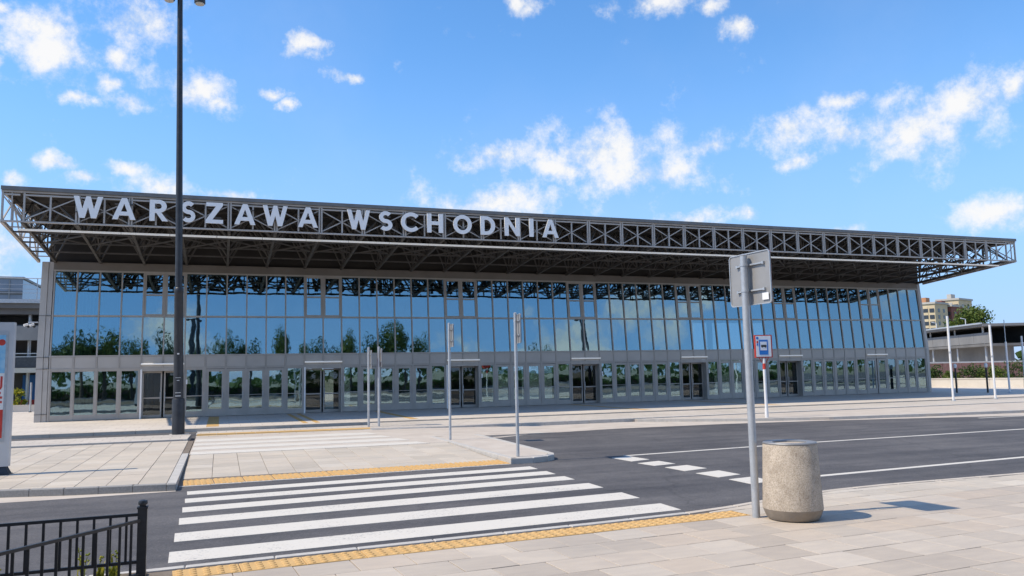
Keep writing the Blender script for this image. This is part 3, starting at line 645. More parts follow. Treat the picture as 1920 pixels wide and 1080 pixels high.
# cantilever trusses
ZW = 8.22
def zbot(y): return ZW+(ZB-.03-ZW)*y/YF
def cant(name, x, mat, extra=False):
    f = MB(); ys = [YF, -5.5, -3.66, -1.83, 0.0]
    f.bar((x, YF, zbot(YF)), (x, .42, ZW), .12, .16).bar((x, YF, ZT-.05), (x, .6, ZT-.05), .1, .12)
    for i, y in enumerate(ys[1:]): f.bar((x, y, zbot(y)), (x, y, ZT-.08), .065)
    for i in range(4):
        p, q = (ys[i], ys[i+1]); f.bar((x, p, zbot(p)), (x, q, ZT-.1), .055) if i % 2 == 0 else f.bar((x, p, ZT-.1), (x, q, zbot(q)), .055)
    return f.build(name, mat, bld)
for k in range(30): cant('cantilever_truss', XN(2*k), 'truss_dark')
cant('end_truss', XL, 'truss_metal'); cant('end_truss', XR, 'truss_metal')
for y in (-5.5, -3.66, -1.83):
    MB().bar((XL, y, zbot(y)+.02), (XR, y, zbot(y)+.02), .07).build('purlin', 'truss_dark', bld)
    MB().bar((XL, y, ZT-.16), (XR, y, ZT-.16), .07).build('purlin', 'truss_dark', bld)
for k in range(29):                                    # inclined bracing between the trusses
    a, c_ = XN(2*k), XN(2*k+2); m_ = (a+c_)/2; f = MB()
    for y0, y1 in ((YF, -5.5), (-5.5, -3.66), (-3.66, -1.83), (-1.83, 0)):
        ym = (y0+y1)/2; zt = ZT-.16
        f.bar((a, y0, zbot(y0)), (m_, ym, zt), .07).bar((c_, y0, zbot(y0)), (m_, ym, zt), .07).bar((a, y1, zbot(y1)), (m_, ym, zt), .07).bar((c_, y1, zbot(y1)), (m_, ym, zt), .07)
    f.bar((a, -5.5, zbot(-5.5)), (c_, -3.66, zbot(-3.66)), .06).bar((c_, -5.5, zbot(-5.5)-.05), (a, -3.66, zbot(-3.66)-.05), .06)
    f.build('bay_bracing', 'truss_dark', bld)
for sx, xi in ((XL, XN(0)), (XR, XN(58))):
    f = MB()
    for y in (YF, -6.4, -5.5, -4.6, -3.66, -2.7, -1.83, -.9): f.bar((sx, y, zbot(y)), (xi, y, zbot(y)), .05).bar((sx, y, ZT-.2), (xi, y+.5, zbot(y)), .04)
    f.build('end_bracing', 'truss_metal', bld)
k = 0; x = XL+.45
while x < XR-1:                                        # long white trough under the front of the canopy, in lengths; front glow added
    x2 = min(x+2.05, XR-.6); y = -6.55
    lt = MB().box(x, y-.05, zbot(y)-.20, x2-.02, y+.0, zbot(y)-.11).build('white_trough', 'white_glow', bld)
    MB().box(x, y+.002, zbot(y)-.21, x2-.02, y+.06, zbot(y)-.10).build('backing', 'truss_dark', lt)  # plate added so the trough mirrors dark in the glazing
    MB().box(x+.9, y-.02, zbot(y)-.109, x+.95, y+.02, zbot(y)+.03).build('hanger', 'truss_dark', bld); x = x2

# station name ---------------------------------------------------------------
def arc(cx, cy, rx, ry, a0, a1, n=16): return [(cx+rx*cos(rad(a0+(a1-a0)*i/n)), cy+ry*sin(rad(a0+(a1-a0)*i/n))) for i in range(n+1)]
def stroke(path, t):
    L, R = [], []
    for i, p in enumerate(path):
        a, b_ = path[max(i-1,0)], path[min(i+1,len(path)-1)]; dx, dy = b_[0]-a[0], b_[1]-a[1]; d = math.hypot(dx, dy) or 1
        L.append((p[0]-dy/d*t/2, p[1]+dx/d*t/2)); R.append((p[0]+dy/d*t/2, p[1]-dx/d*t/2))
    return L+R[::-1]
def glyph(ch):
    t = .20
    if ch == 'W': return [[(0,1),(.22,1),(.37,.42),(.52,1),(.70,1),(.85,.42),(1.0,1),(1.22,1),(.96,0),(.74,0),(.61,.50),(.48,0),(.26,0)]]
    if ch == 'A': return [[(0,0),(.38,1),(.60,1),(.98,0),(.75,0),(.685,.19),(.295,.19),(.23,0)], [(.36,.37),(.62,.37),(.49,.74)]]
    if ch == 'R': return [[(0,0),(0,1),(.40,1)]+arc(.40,.70,.31,.30,90,-75,14)+[(.78,0),(.53,0),(.28,.38),(.22,.38),(.22,0)], [(.22,.82),(.38,.82)]+arc(.38,.695,.12,.125,90,-90,8)+[(.22,.57)]]
    if ch == 'S': return [stroke(arc(.33,.70,.225,.205,35,270,18)+arc(.33,.295,.235,.20,90,-145,18)[1:], t)]
    if ch == 'Z': return [[(.02,1),(.78,1),(.78,.86),(.31,.18),(.80,.18),(.80,0),(0,0),(0,.14),(.46,.82),(.02,.82)]]
    if ch == 'C': return [stroke(arc(.5,.5,.41,.41,42,318,30), t)]
    if ch == 'H': return [[(0,0),(0,1),(.22,1),(.22,.60),(.58,.60),(.58,1),(.80,1),(.80,0),(.58,0),(.58,.41),(.22,.41),(.22,0)]]
    if ch == 'O': return [arc(.5,.5,.51,.51,0,351,39), arc(.5,.5,.30,.31,0,351,39)]
    if ch == 'D': return [[(0,0),(0,1),(.33,1)]+arc(.33,.5,.47,.5,90,-90,24)+[(.33,0)], [(.22,.81),(.32,.81)]+arc(.32,.5,.26,.31,90,-90,20)+[(.22,.19)]]
    if ch == 'N': return [[(0,0),(0,1),(.20,1),(.60,.37),(.60,1),(.82,1),(.82,0),(.63,0),(.22,.65),(.22,0)]]
    if ch == 'I': return [[(0,0),(0,1),(.22,1),(.22,0)]]
def shape_mesh(name, contours, depth, mat):
    cu = bpy.data.curves.new(name, 'CURVE'); cu.dimensions = '2D'; cu.fill_mode = 'BOTH'; cu.extrude = depth/2; cu.bevel_depth = 0
    for c in contours:
        sp = cu.splines.new('POLY'); sp.points.add(len(c)-1); sp.use_cyclic_u = True
        for q, (x, y) in zip(sp.points, c): q.co = (x, y, 0, 1)
    o = bpy.data.objects.new(name, cu); COL.objects.link(o); dg = bpy.context.evaluated_depsgraph_get(); dg.update()
    me = bpy.data.meshes.new_from_object(o.evaluated_get(dg)); bpy.data.objects.remove(o); bpy.data.curves.remove(cu)
    me.name = name; me.materials.clear(); me.materials.append(MAT[mat]); me.materials.append(MAT['mast_black'])
    for p in me.polygons: p.material_index = 1 if p.normal.z < -.5 else 0
    return me
nm = thing('station_name_sign', 'white block letters WARSZAWA WSCHODNIA fixed along the front of the canopy', 'sign', (0, -7.56, 9.13))
LX = [(1.97,3.13),(3.51,4.46),(5.02,5.80),(6.36,6.94),(7.38,8.14),(8.63,9.57),(9.89,11.02),(11.50,12.43),(13.82,14.94),(15.39,16.05),(16.48,17.37),(17.81,18.64),(19.18,20.16),(20.63,21.43),(21.95,22.79),(23.33,23.57),(24.07,25.00)]
cache = {}
for ch, (x0, x1) in zip('WARSZAWAWSCHODNIA', LX):
    g = glyph(ch); gx0 = min(p[0] for c in g for p in c); gx1 = max(p[0] for c in g for p in c)
    if ch not in cache: cache[ch] = shape_mesh('letter', g, .05, 'letter_white')
    o = link('letter', cache[ch], nm); s_ = (x1-x0)/(gx1-gx0); o.scale = (s_, .97, 1); o.rotation_euler = (pi/2, 0, 0); o.location = (x0-gx0*s_, 0, 0)
    [MB().box(x0+.08, .052, q, x1-.08, .13, q+.05).build('letter_rail', 'truss_dark', nm) for q in (.25, .68)]

# ------------------------------------------------------------------ street furniture
# tall mast
mast = thing('lamp_mast', 'tall black lighting mast standing in front of the left entrance', 'lamp post', (6.76,-14.96,.045)); mast.rotation_euler = (0, -.0185, 0)
MB().lathe([(.215,0),(.215,1.22),(.20,1.27),(.175,1.285),(.172,2.2)], 28).build('base_sleeve', 'mast_black', mast, smooth=True)
MB().tube([(0,0,2.15),(0,0,5.10),(0,0,5.12),(0,0,5.26),(0,0,5.30)], [.166,.150,.160,.160,.130], 24).build('lower_shaft', 'mast_black', mast, smooth=True)
MB().tube([(0,0,5.2),(0,0,16.9)], [.128,.092], 20).build('upper_shaft', 'mast_black', mast, smooth=True)
MB().bar((-.5,0,16.5),(.85,0,16.5), .07).build('cross_arm', 'mast_black', mast)
for sx in (-.37, .70):
    h = MB().lathe([(.05,.42),(.17,.36),(.20,.10),(.20,.0),(.17,-.02)], 20, sx, -.12).build('lamp_head', 'mast_black', mast, (0,0,16.17), smooth=True)
    MB().lathe([(.16,-.05),(.165,-.022)], 20, sx, -.12).build('lens', 'lamp_lens', h)
for z, w, hh in ((1.36,.10,.03),(1.48,.10,.02),(1.92,.05,.02),(2.02,.10,.012),(2.86,.04,.05)):
    MB().box(-w, -.176+(.012 if z > 2.2 else 0), z, w*.8, -.150, z+hh).build('sticker', 'sticker', mast)
MB().box(-.30,-.30,-.02,.36,.30,.008).build('foot_plate', 'kerb', mast)

# sign posts
def signpost(label, loc, h, zs, ang, r=.038, group=None, name='sign_post'):
    t_ = thing(name, label, 'road sign', loc, 0, group)
    MB().tube([(0,0,0),(0,0,h)], r, 14).build('pole', 'galvanized', t_, smooth=True)
    MB().lathe([(r*1.02,0),(r*1.1,.012),(r*.4,.03)], 14).build('cap', 'galvanized', t_, (0,0,h), smooth=True)
    for (z0, z1, wL, wR) in zs:
        rc = .05; L = []
        for (cx, cz, a0) in ((wR-rc, z1-rc, 0), (wL+rc, z1-rc, 90), (wL+rc, z0+rc, 180), (wR-rc, z0+rc, 270)): L += arc(cx, cz, rc, rc, a0, a0+90, 5)
        m_ = MB(); n = len(L)
        yb = r+.035
        m_.add([(x, yb, z) for x, z in L]+[(x, yb+.02, z) for x, z in L], [tuple(range(n)), tuple(reversed(range(n, 2*n)))]+[(i, n+i, n+(i+1)%n, (i+1)%n) for i in range(n)])
        o = m_.build('sign_panel', 'sign_back', t_); o.rotation_euler = (0,0,ang)
        rim = MB()
        for i in range(n): a, b_ = L[i], L[(i+1)%n]; rim.bar((a[0], yb-.004, a[1]), (b_[0], yb-.004, b_[1]), .014)
        rim.build('rim', 'galvanized', o)
        fc = MB().add([(x*.999, yb+.024, z) for x, z in L], [tuple(reversed(range(n)))]).build('sign_face', 'red_paint', o)
        for z in (z0+(z1-z0)*.27, z0+(z1-z0)*.77):
            b_ = MB(); wl_, wr_ = wL*.55-.0, wR*.72
            b_.bar((wl_, r+.012, z), (wr_, r+.012, z), .022).box(wl_-.02, r-.0, z-.02, wl_+.01, r+.034, z+.02).box(wr_-.01, r, z-.02, wr_+.02, r+.034, z+.02)
            o2 = b_.build('bracket', 'galvanized', t_); o2.rotation_euler = (0,0,ang)
            MB().lathe([(r*1.12,-.018),(r*1.12,.018)], 14).build('clamp', 'galvanized', t_, (0,0,z), smooth=True)
    return t_
E_ = signpost('grey backed road sign on a pole beside the concrete litter bin', (15.34,-36.73,ZN), 3.75, [(3.03,3.79,-.42,.45)], rad(-86), .054)
MB().box(.28,.070,3.08,.41,.076,3.18).build('sticker', 'white_panel', E_).rotation_euler = (0,0,rad(-86))
signpost('slim sign pole at the rounded tip of the narrow traffic island', (14.95,-28.0,0), 3.46, [(2.74,3.44,-.25,.30)], rad(-101), .040)
signpost('slim sign pole at the far end of the narrow traffic island', (14.86,-22.2,0), 3.58, [(2.86,3.56,-.25,.30)], rad(-96), .040)
signpost('left one of the two close sign poles before the station doors', (13.72,-14.2,0), 3.12, [(2.30,3.02,-.2,.25)], rad(-92), .045)
signpost('right one of the two close sign poles before the station doors', (14.10,-14.35,0), 3.14, [(2.36,3.08,-.2,.25)], rad(-92), .045)

# bus stop sign
bs = thing('bus_stop_sign', 'white bus stop sign with blue pictogram and red frame on a white pole', 'bus stop', (29.35,-18.6,-.018), rad(-14))
MB().tube([(0,0,0),(0,0,.35)], .075, 14).build('pole_base', 'pole_white', bs, smooth=True)
MB().tube([(0,0,.3),(0,0,2.42)], .062, 14).build('pole', 'pole_white', bs, smooth=True)
MB().tube([(0,0,1.98),(0,0,2.22)], .066, 14).build('red_band', 'red_paint', bs, smooth=True)
for s_ in (-.14, -.05, .05, .14): MB().bar((s_*.6,0,2.25),(s_*1.6,-.0,2.50), .022).build('fork', 'red_paint', bs)
MB().box(-.37,-.05,2.46,.37,.05,3.40).build('frame', 'red_paint', bs)
MB().box(-.335,-.058,2.50,.315,-.051,3.36).build('panel', 'white_panel', bs)
bl = MB().box(-.20,-.064,2.58,.18,-.0585,3.20).build('blue_board', 'blue_paint', bs)
MB().box(-.15,-.069,2.76,.13,-.0645,3.12).build('white_field', 'white_panel', bl)
bp_ = MB().box(-.12,-.074,2.90,.11,-.0695,2.97).box(-.12,-.074,2.975,.10,-.0695,2.99)
for q in (-.075, .065): bp_.tube([(q,-.074,2.895),(q,-.0695,2.895)], .024, 12)
bp_.build('bus_pictogram', 'black_print', bl)
m_ = MB(); m_.tube([(-.265,-.064,3.27),(-.265,-.0585,3.27)], .055, 14); m_.build('round_logo', 'blue_paint', bs)
MB().box(-.30,-.064,3.06,-.235,-.0585,3.15).build('small_logo', 'red_paint', bs); MB().box(-.30,-.064,2.96,-.235,-.0585,3.05).build('small_logo', 'blue_paint', bs)

# litter bin
bn = thing('litter_bin', 'round exposed aggregate concrete litter bin with a metal rim', 'litter bin', (15.74,-37.03,ZN)); bn.scale = (1.04, 1.04, 1.04)
MB().lathe([(.33,.012),(.355,.05),(.392,.145)], 48).build('foot', 'bin_foot', bn, smooth=True)
MB().lathe([(.392,.147),(.3915,.16),(.353,.985),(.345,1.0),(.25,1.0)], 48).build('body', 'aggregate', bn, smooth=True)
rim = MB(); n = 48
pr = [(.350,1.0),(.354,1.012),(.345,1.024),(.24,1.022),(.225,1.02),(.225,.80)]
base = 0
for r_, z in pr:
    for k in range(n): rim.v.append((r_*cos(2*pi*k/n), r_*sin(2*pi*k/n), z))
for i in range(len(pr)-1):
    for k in range(n): k2 = (k+1) % n; rim.f.append((i*n+k, i*n+k2, (i+1)*n+k2, (i+1)*n+k))
rim.build('rim', 'rim_metal', bn, smooth=True)
MB().lathe([(.224,.80),(.224,.81)], 48).build('liner', 'black_print', bn)

# poster display at the left edge
ks = thing('poster_display', 'grey metal poster display case with a red and blue poster at the left edge', 'advertising panel', (2.69,-25.80,0))
MB().box(-1.0,-.10,.18,1.10,.10,3.35).build('case', 'kiosk_metal', ks)
MB().box(-.98,-.112,.72,1.00,-.101,3.14).build('inner_frame', 'galvanized', ks)
ps = MB().box(-.9,-.118,.80,.955,-.113,3.06).build('poster', 'poster_white', ks)
MB().box(-.9,-.121,2.22,.955,-.1185,3.06).build('blue_picture', 'poster_sky', ps)
MB().box(-.9,-.121,.80,.955,-.1185,1.42).build('red_band', 'red_paint', ps)
MB().tube([(.88,-.1235,2.90),(.88,-.1212,2.90)], .07, 18).build('red_dot', 'red_paint', ps)
def text(s_, size, mat, parent, loc):
    cu = bpy.data.curves.new('lettering', 'FONT'); cu.body = s_; cu.size = size; cu.extrude = .001; cu.align_x = 'RIGHT'; cu.space_character = 1.05; cu.offset = size*.02
    o = bpy.data.objects.new('t', cu); COL.objects.link(o); dg = bpy.context.evaluated_depsgraph_get(); dg.update()
    me = bpy.data.meshes.new_from_object(o.evaluated_get(dg)); bpy.data.objects.remove(o); me.materials.clear(); me.materials.append(MAT[mat])
    q = link('lettering', me, parent, loc); q.rotation_euler = (pi/2,0,0); return q
text('EJ', .30, 'red_paint', ps, (.94,-.1225,1.94))
for z in (1.86, 1.76, 1.66, 1.56): MB().box(.30,-.121,z,.93-.03*(z > 1.7),-.1185,z+.05).build('text_line', 'red_paint', ps)
MB().prism([(.84,-.17),(1.14,-.17),(1.14,.17),(.84,.17)], .0, .02).add([(.86,-.15,.02),(1.12,-.15,.02),(1.12,.15,.02),(.86,.15,.02),(.93,-.08,.18),(1.05,-.08,.18),(1.05,.08,.18),(.93,.08,.18)], [(0,1,5,4),(1,2,6,5),(2,3,7,6),(3,0,4,7)]).build('foot', 'mast_black', ks)
MB().prism([(-.94,-.17),(-.7,-.17),(-.7,.17),(-.94,.17)], .0, .18).build('foot', 'mast_black', ks)
MB().box(-.70,-.05,.001,.84,.05,.18).build('plinth', 'kiosk_metal', ks)

# corner fence in front
fn = thing('metal_fence', 'low black metal fence meeting at a corner post by the planting bed', 'fence', (7.40,-37.18,-.085))
H = .80
MB().box(-.045,-.045,0,.045,.045,H-.04).build('post', 'fence_black', fn)
MB().box(-.052,-.052,H-.04,.052,.052,H-.02).box(-.03,-.03,H-.02,.03,.03,H).lathe([(.045,H),(.048,H+.02),(.04,H+.04),(.015,H+.048)], 14).build('post_cap', 'fence_black', fn, smooth=True)
for (dx, dy, ln, zt, zb, st) in ((-.998, -.055, 6.0, H-.10, .22, .150), (-.62, -.785, 5.0, H-.16, .10, .150)):
    for z in (zt, zb): MB().bar((0,0,z), (dx*ln, dy*ln, z), .034, .030).build('rail', 'fence_black', fn)
    i = 1
    while i*st < ln: MB().bar((dx*i*st, dy*i*st, zb), (dx*i*st, dy*i*st, zt), .024).build('baluster', 'fence_black', fn); i += 1
    MB().box(dx*ln-.045,dy*ln-.045,0,dx*ln+.045,dy*ln+.045,H).build('post', 'fence_black', fn)
# weeds
def weed(label, loc, h, seed, n=26):
    rr = random.Random(seed); t_ = thing('weed', label, 'plant', loc); m_ = MB(); s2 = MB()
    for i in range(n):
        a = rr.uniform(0, 2*pi); l = h*rr.uniform(.4, 1); sp = rr.uniform(.08, .5)*h; w = .012
        p0 = Vector((rr.uniform(-.05,.05), rr.uniform(-.05,.05), 0)); p1 = p0+Vector((cos(a)*sp*.35, sin(a)*sp*.35, l*.6)); p2 = p0+Vector((cos(a)*sp, sin(a)*sp, l)); sd_ = Vector((-sin(a), cos(a), 0))*w
        m_.add([p0-sd_*.4, p0+sd_*.4, p1+sd_, p1-sd_, p2], [(0,1,2,3),(3,2,4)])
    m_.build('leaves', 'leaf_yellow', t_)
    for i in range(3):
        a = rr.uniform(0, 2*pi); e = Vector((cos(a)*.05, sin(a)*.05, h*rr.uniform(1.0,1.35))); s2.tube([(0,0,0), e], .004, 5)
        for j in range(5): q = e+Vector((rr.uniform(-.02,.02), rr.uniform(-.02,.02), rr.uniform(-.06,.02))); s2.lathe([(.004,q.z),(.014,q.z+.012),(.004,q.z+.024)], 6, q.x, q.y)
    s2.build('flower_stem', 'leaf_yellow', t_)
weed('yellow flowering weed closest to the fence corner post', (7.12,-36.9,-.085), .22, 1)
weed('bushy yellow green weed second from the fence corner post', (6.96,-36.88,-.085), .20, 2)
weed('thin tall weed left of the two bushy weeds', (6.80,-36.84,-.085), .24, 3, 10)
weed('small weed at the left end of the fence', (6.05,-36.95,-.085), .14, 4, 18)

# ------------------------------------------------------------------ trees
def crown_mesh(rr, h0, h1, rad_, n, leaf, mat, lumps=16):
    m_ = MB(); cs = []
    for i in range(lumps):
        a = rr.uniform(0, 2*pi); t_ = rr.uniform(0, 1); z = h0+(h1-h0)*t_; w = rad_*math.sin(pi*(.12+.80*t_))**.7
        d = w*rr.uniform(.25,.8); cs.append((cos(a)*d, sin(a)*d, z, rad_*rr.uniform(.24,.46)))
    for i in range(n):
        cx, cy, cz, cr = cs[rr.randrange(lumps)]
        v = Vector((rr.gauss(0,1), rr.gauss(0,1), rr.gauss(0,1))).normalized()*cr*rr.uniform(.45,1.08)
        c = Vector((cx, cy, cz))+v; nrm = (v.normalized()+Vector((rr.gauss(0,.6), rr.gauss(0,.6), rr.gauss(0,.6)))).normalized()
        a = nrm.orthogonal().normalized(); a.rotate(Matrix.Rotation(rr.uniform(0, 6.28), 3, nrm)); b_ = nrm.cross(a); l = leaf*rr.uniform(.6,1.3)
        m_.add([c-a*l, c+b_*l*.55, c+a*l, c-b_*l*.55], [(0,1,2,3)])
    return m_.mesh('crown', mat), cs
def trunk_mesh(rr, h, cs, r):
    m_ = MB(); m_.tube([(0,0,0),(.05*h*.2,0,h*.3),(0,.03*h*.3,h*.6),(.02*h,0,h*.85)], [r, r*.75, r*.5, r*.15], 9)
    for c in cs[:8]: z0 = min(c[2]*.75, h*.55); m_.tube([(0,0,z0), (c[0]*.5, c[1]*.5, (z0+c[2])/2+.1), (c[0], c[1], c[2])], [r*.38, r*.22, r*.07], 6)
    return m_.mesh('trunk', 'bark', True)
PRO = []
for s_, (mat_, lf, nn) in enumerate((('leaf_green', .085, 8000), ('leaf_dark', .09, 8000), ('leaf_green', .085, 8000))):
    rr = random.Random(50+s_); cm, cs = crown_mesh(rr, 1.6, 6.6, 2.3, nn, lf, mat_); PRO.append((cm, trunk_mesh(rr, 5.6, cs, .16)))
def tree(label, loc, sc, var, group=None, rz=0., name='broadleaf_tree', wide=1.):
    t_ = thing(name, label, 'tree', loc, rz, group); t_.scale = (sc*wide, sc*wide, sc)
    link('crown', PRO[var][0], t_); link('trunk', PRO[var][1], t_); return t_
# trees on the far side of the square, seen mirrored in the glazing
RT = [(-11,-62,2.55,0,.5),(-7.8,-60,2.85,1,.55),(-5,-61,2.75,0,.5),(-2,-63,2.6,2,.5),(2.0,-60,2.72,1,.42),(5.6,-62,2.5,0,.4),(8.6,-60,2.6,2,.42),(11.4,-61,2.65,1,.42),(15.4,-60,2.72,0,.3),(18.6,-62,2.5,2,.4),(21.5,-60,2.6,1,.42),(24.4,-62,2.72,0,.36),(27.8,-60,2.78,1,.42),(31,-61,2.85,0,.45),(34,-62,2.6,2,.42),(51,-60,2.5,1,.4)]
for i, (x, y, s_, v, w_) in enumerate(RT):
    tree('leafy street tree across the square, mirrored in the station glazing', (x, y, -.16), s_, v, 'trees mirrored in the glazing', rz=i*1.3, wide=w_)
hg = thing('added_hedge', 'added row of dark foliage behind the viewer, darkening the ground floor reflections', 'added_hedge', (0,-66,-.16)); rr = random.Random(9); m_ = MB()  # foliage row added to darken the ground floor reflections
for i in range(14000):
    c = Vector((rr.uniform(-30,95), rr.uniform(-.8,.8), 1.2*rr.random()**.8)); l = rr.uniform(.12,.26); n_ = Vector((rr.gauss(0,.6), rr.gauss(0,1)+.8, rr.gauss(0,.7))).normalized(); u_ = n_.orthogonal().normalized(); w_ = n_.cross(u_); m_.add([c-u_*l, c+w_*l*.7, c+u_*l, c-w_*l*.7], [(0,1,2,3)])
m_.build('foliage', 'leaf_dark', hg); MB().box(-30,-.5,0,95,.5,.95).build('branches', 'bark', hg)
# twin-headed masts behind the viewer, mirrored in the glazing
for lb, x in (('twin headed mast mirrored in the glazing just right of the tall black mast', 5.0), ('twin headed mast mirrored in the glazing above the fourth entrance', 59.0)):
    t_ = thing('twin_head_mast', lb, 'lamp post', (x,-60,-.16))
    MB().tube([(0,0,0),(0,0,21.3)], [.26,.20], 12).build('pole', 'mast_black', t_, smooth=True); MB().bar((-.95,0,21.3),(.95,0,21.3), .2, .2).build('arm', 'mast_black', t_)
    for s_ in (-.7, .7): MB().lathe([(.10,-.40),(.34,-.30),(.34,.05),(.10,.15)], 14, s_, 0).build('lamp_head', 'mast_black', t_, (0,0,21.4), smooth=True)
# distant treeline that closes the view behind the viewer and round the sides
tl = MB(); rr = random.Random(77)
for i in range(9000):
    a = rr.uniform(0, 2*pi); d = rr.uniform(230, 300); h_ = 6+3*sin(a*17)+2*sin(a*41+1); c = Vector((20+cos(a)*d, -20+sin(a)*d, -.3+h_*rr.random()**.6)); l = rr.uniform(.9,1.9)
    n_ = Vector((rr.gauss(0,1), rr.gauss(0,1), rr.gauss(0,1)+.5)).normalized(); u_ = n_.orthogonal().normalized(); w_ = n_.cross(u_); tl.add([c-u_*l, c+w_*l*.7, c+u_*l, c-w_*l*.7], [(0,1,2,3)])
tag(tl.build('treeline', 'leaf_dark'), 'far belt of dark green trees along the horizon', 'trees', kind='stuff')

# ------------------------------------------------------------------ right background
# low white wall
lw = thing('low_wall', 'long low whitewashed wall right of the station hall', 'wall', (67.6,12.2,0), rad(-71))
for i in range(16): MB().box(i*2.6+.01, 0, 0, i*2.6+2.59, .3, .72).build('wall_panel', 'wall_white', lw)
MB().box(0,-.04,.721,41.6,.34,.80).build('coping', 'wall_white', lw)
# platform canopy running away from the viewer
UX = Vector((-.43,-.903,0)); UN = Vector((-.903,.43,0))
pc = thing('platform_structure', 'grey concrete raised platform with flat canopy right of the station hall', 'platform', (117,61,0), math.atan2(UX.y, UX.x))
MB().box(0,-6,6.45,44,3.0,6.75).build('canopy_roof', 'platform_concrete', pc)
MB().box(0,-6.25,6.70,44,-6.01,6.88).build('roof_rim', 'galvanized', pc)
MB().box(0,-.4,4.5,43.5,0,6.45).build('dark_wall', 'roof_under', pc)
for i in range(11): MB().box(i*4+.03,-5.3,4.45,i*4+3.97,-5.0,5.72).build('parapet_panel', 'platform_concrete', pc)
MB().box(0,-5.35,4.1,44,1,4.40).build('deck', 'concrete_dark', pc)
MB().box(2,-2.6,1.9,43,-2.2,4.1).build('lower_wall', 'platform_concrete', pc)
for i in range(6): MB().tube([(3+7.6*i,-4.4,0),(3+7.6*i,-4.4,4.1)], .15, 10).build('column', 'galvanized', pc, smooth=True)
for i in range(6): MB().tube([(3+7.6*i,-4.6,4.4),(3+7.6*i,-4.6,6.45)], .12, 8).build('roof_post', 'pole_white', pc, smooth=True)
for i in range(4): MB().tube([(6+9*i,-3,6.75),(6+9*i,-3,7.9),(6+9*i,-3.6,8.05)], .06, 8).build('roof_lamp', 'pole_white', pc, smooth=True)
bwl = thing('brick_wall', 'low red brick wall behind the shrubs under the platform', 'wall', (72,16,0), rad(8))
for i in range(12): MB().box(i*3.2,0,.0,i*3.2+3.15,.3,2.15).build('brick_panel', 'brick_red', bwl)
MB().box(0,-.05,2.151,38.4,.35,2.3).build('coping', 'wall_white', bwl)
# shrubs
def shrub(label, loc, rx, h, seed, mat_='leaf_green', n=1500):
    rr = random.Random(seed); t_ = thing('shrub', label, 'shrub', loc); cm, cs = crown_mesh(rr, .1*h, .8*h, rx, n, .10, mat_, 12); link('foliage', cm, t_)
    m_ = MB(); [m_.tube([(0,0,0), (c[0]*.6, c[1]*.6, c[2]*.8)], [.04,.015], 5) for c in cs]; m_.build('stem', 'bark', t_)
SH = [('shrub nearest the corner of the station hall', 66.5, 7, 1.3, 1.9), ('small dark shrub second from the station hall corner', 69.5, 8, 1.0, 1.7), ('shrub third from the station hall corner behind the low wall', 73, 7, 1.6, 1.9), ('shrub fourth from the station hall corner behind the low wall', 76.5, 5, 1.7, 2.1), ('shrub between the two black bollard lamps', 79, 3, 1.7, 2.3), ('broad shrub right of the bollard lamps behind the low wall', 81, 0, 1.6, 2.4)]
SH = [(t_[0], 67.6+.32*q+2.4, 12.2-.95*q+.9, t_[3], t_[4]) for t_, q in zip(SH, (2.2, 3.9, 5.6, 7.3, 9.2, 11.3))]
for i, (lb, x, y, r_, h_) in enumerate(SH): shrub(lb, (x, y, 0), r_, h_, 200+i, 'leaf_green' if i % 2 else 'leaf_dark')
tree('large rounded tree at the right edge beneath the platform', (80,2.5,0), .62, 0, rz=.6, wide=1.15)
tree('small tree at the far right edge behind the white poles', (84,1.0,0), .6, 2, rz=2., wide=1.1)
rr = random.Random(321); cm, cs = crown_mesh(rr, 3, 13.0, 6.0, 7000, .34, 'leaf_green', 26)
bt = thing('broadleaf_tree', 'big round tree rising behind the raised platform', 'tree', (168.5,90,0)); link('crown', cm, bt); link('trunk', trunk_mesh(rr, 11, cs, .4), bt)
# apartment blocks
def block(label, loc, rz, w, d, h, floors, cols, mats, name='apartment_block'):
    t_ = thing(name, label, 'building', loc, rz)
    MB().box(0,0,0,w,d,h).build('wall', mats[0], t_); MB().box(-.4,-.4,h,w+.4,d+.4,h+.8).build('roof', 'plaster_grey', t_)
    MB().box(w*.3,d*.3,h+.8,w*.5,d*.6,h+3).build('roof_house', mats[1], t_)
    bw_ = w/cols; wm = MB().box(-.9,-.06,-.75,.9,.0,.75).mesh('window', 'window_dark')
    for c in range(cols):
        if c % 2 == 0: MB().box(c*bw_+.3,-.12,1,(c+1)*bw_-.3,-.001,h-1).build('facade_strip', mats[1+(c//2) % (len(mats)-1)], t_)
        for f in range(floors): link('window', wm, t_, (c*bw_+bw_/2, -.125, 2+f*(h-3)/floors+1.0))
    side = MB().box(0,-.9,-.75,.06,.9,.75).mesh('window', 'window_dark')
    for f in range(floors):
        for q in (.3, .7): link('window', side, t_, (w+.001, d*q, 2+f*(h-3)/floors+1.0))
block('cream and orange apartment block right of the canopy tip', (272.5,206,0), rad(-70), 9.5, 12, 26.3, 9, 4, ('plaster_cream','plaster_orange','plaster_cream'))
block('maroon apartment block between the two cream ones', (285,210,0), rad(-70), 10, 12, 25.6, 8, 4, ('plaster_maroon','plaster_maroon'))
block('pale grey cream apartment block behind the big tree', (301,219,0), rad(-70), 9, 14, 29.5, 10, 4, ('plaster_cream','plaster_grey'))
block('pale low apartment block at the far right', (316,190,0), rad(-70), 22, 14, 17.0, 5, 8, ('plaster_cream','plaster_grey'))
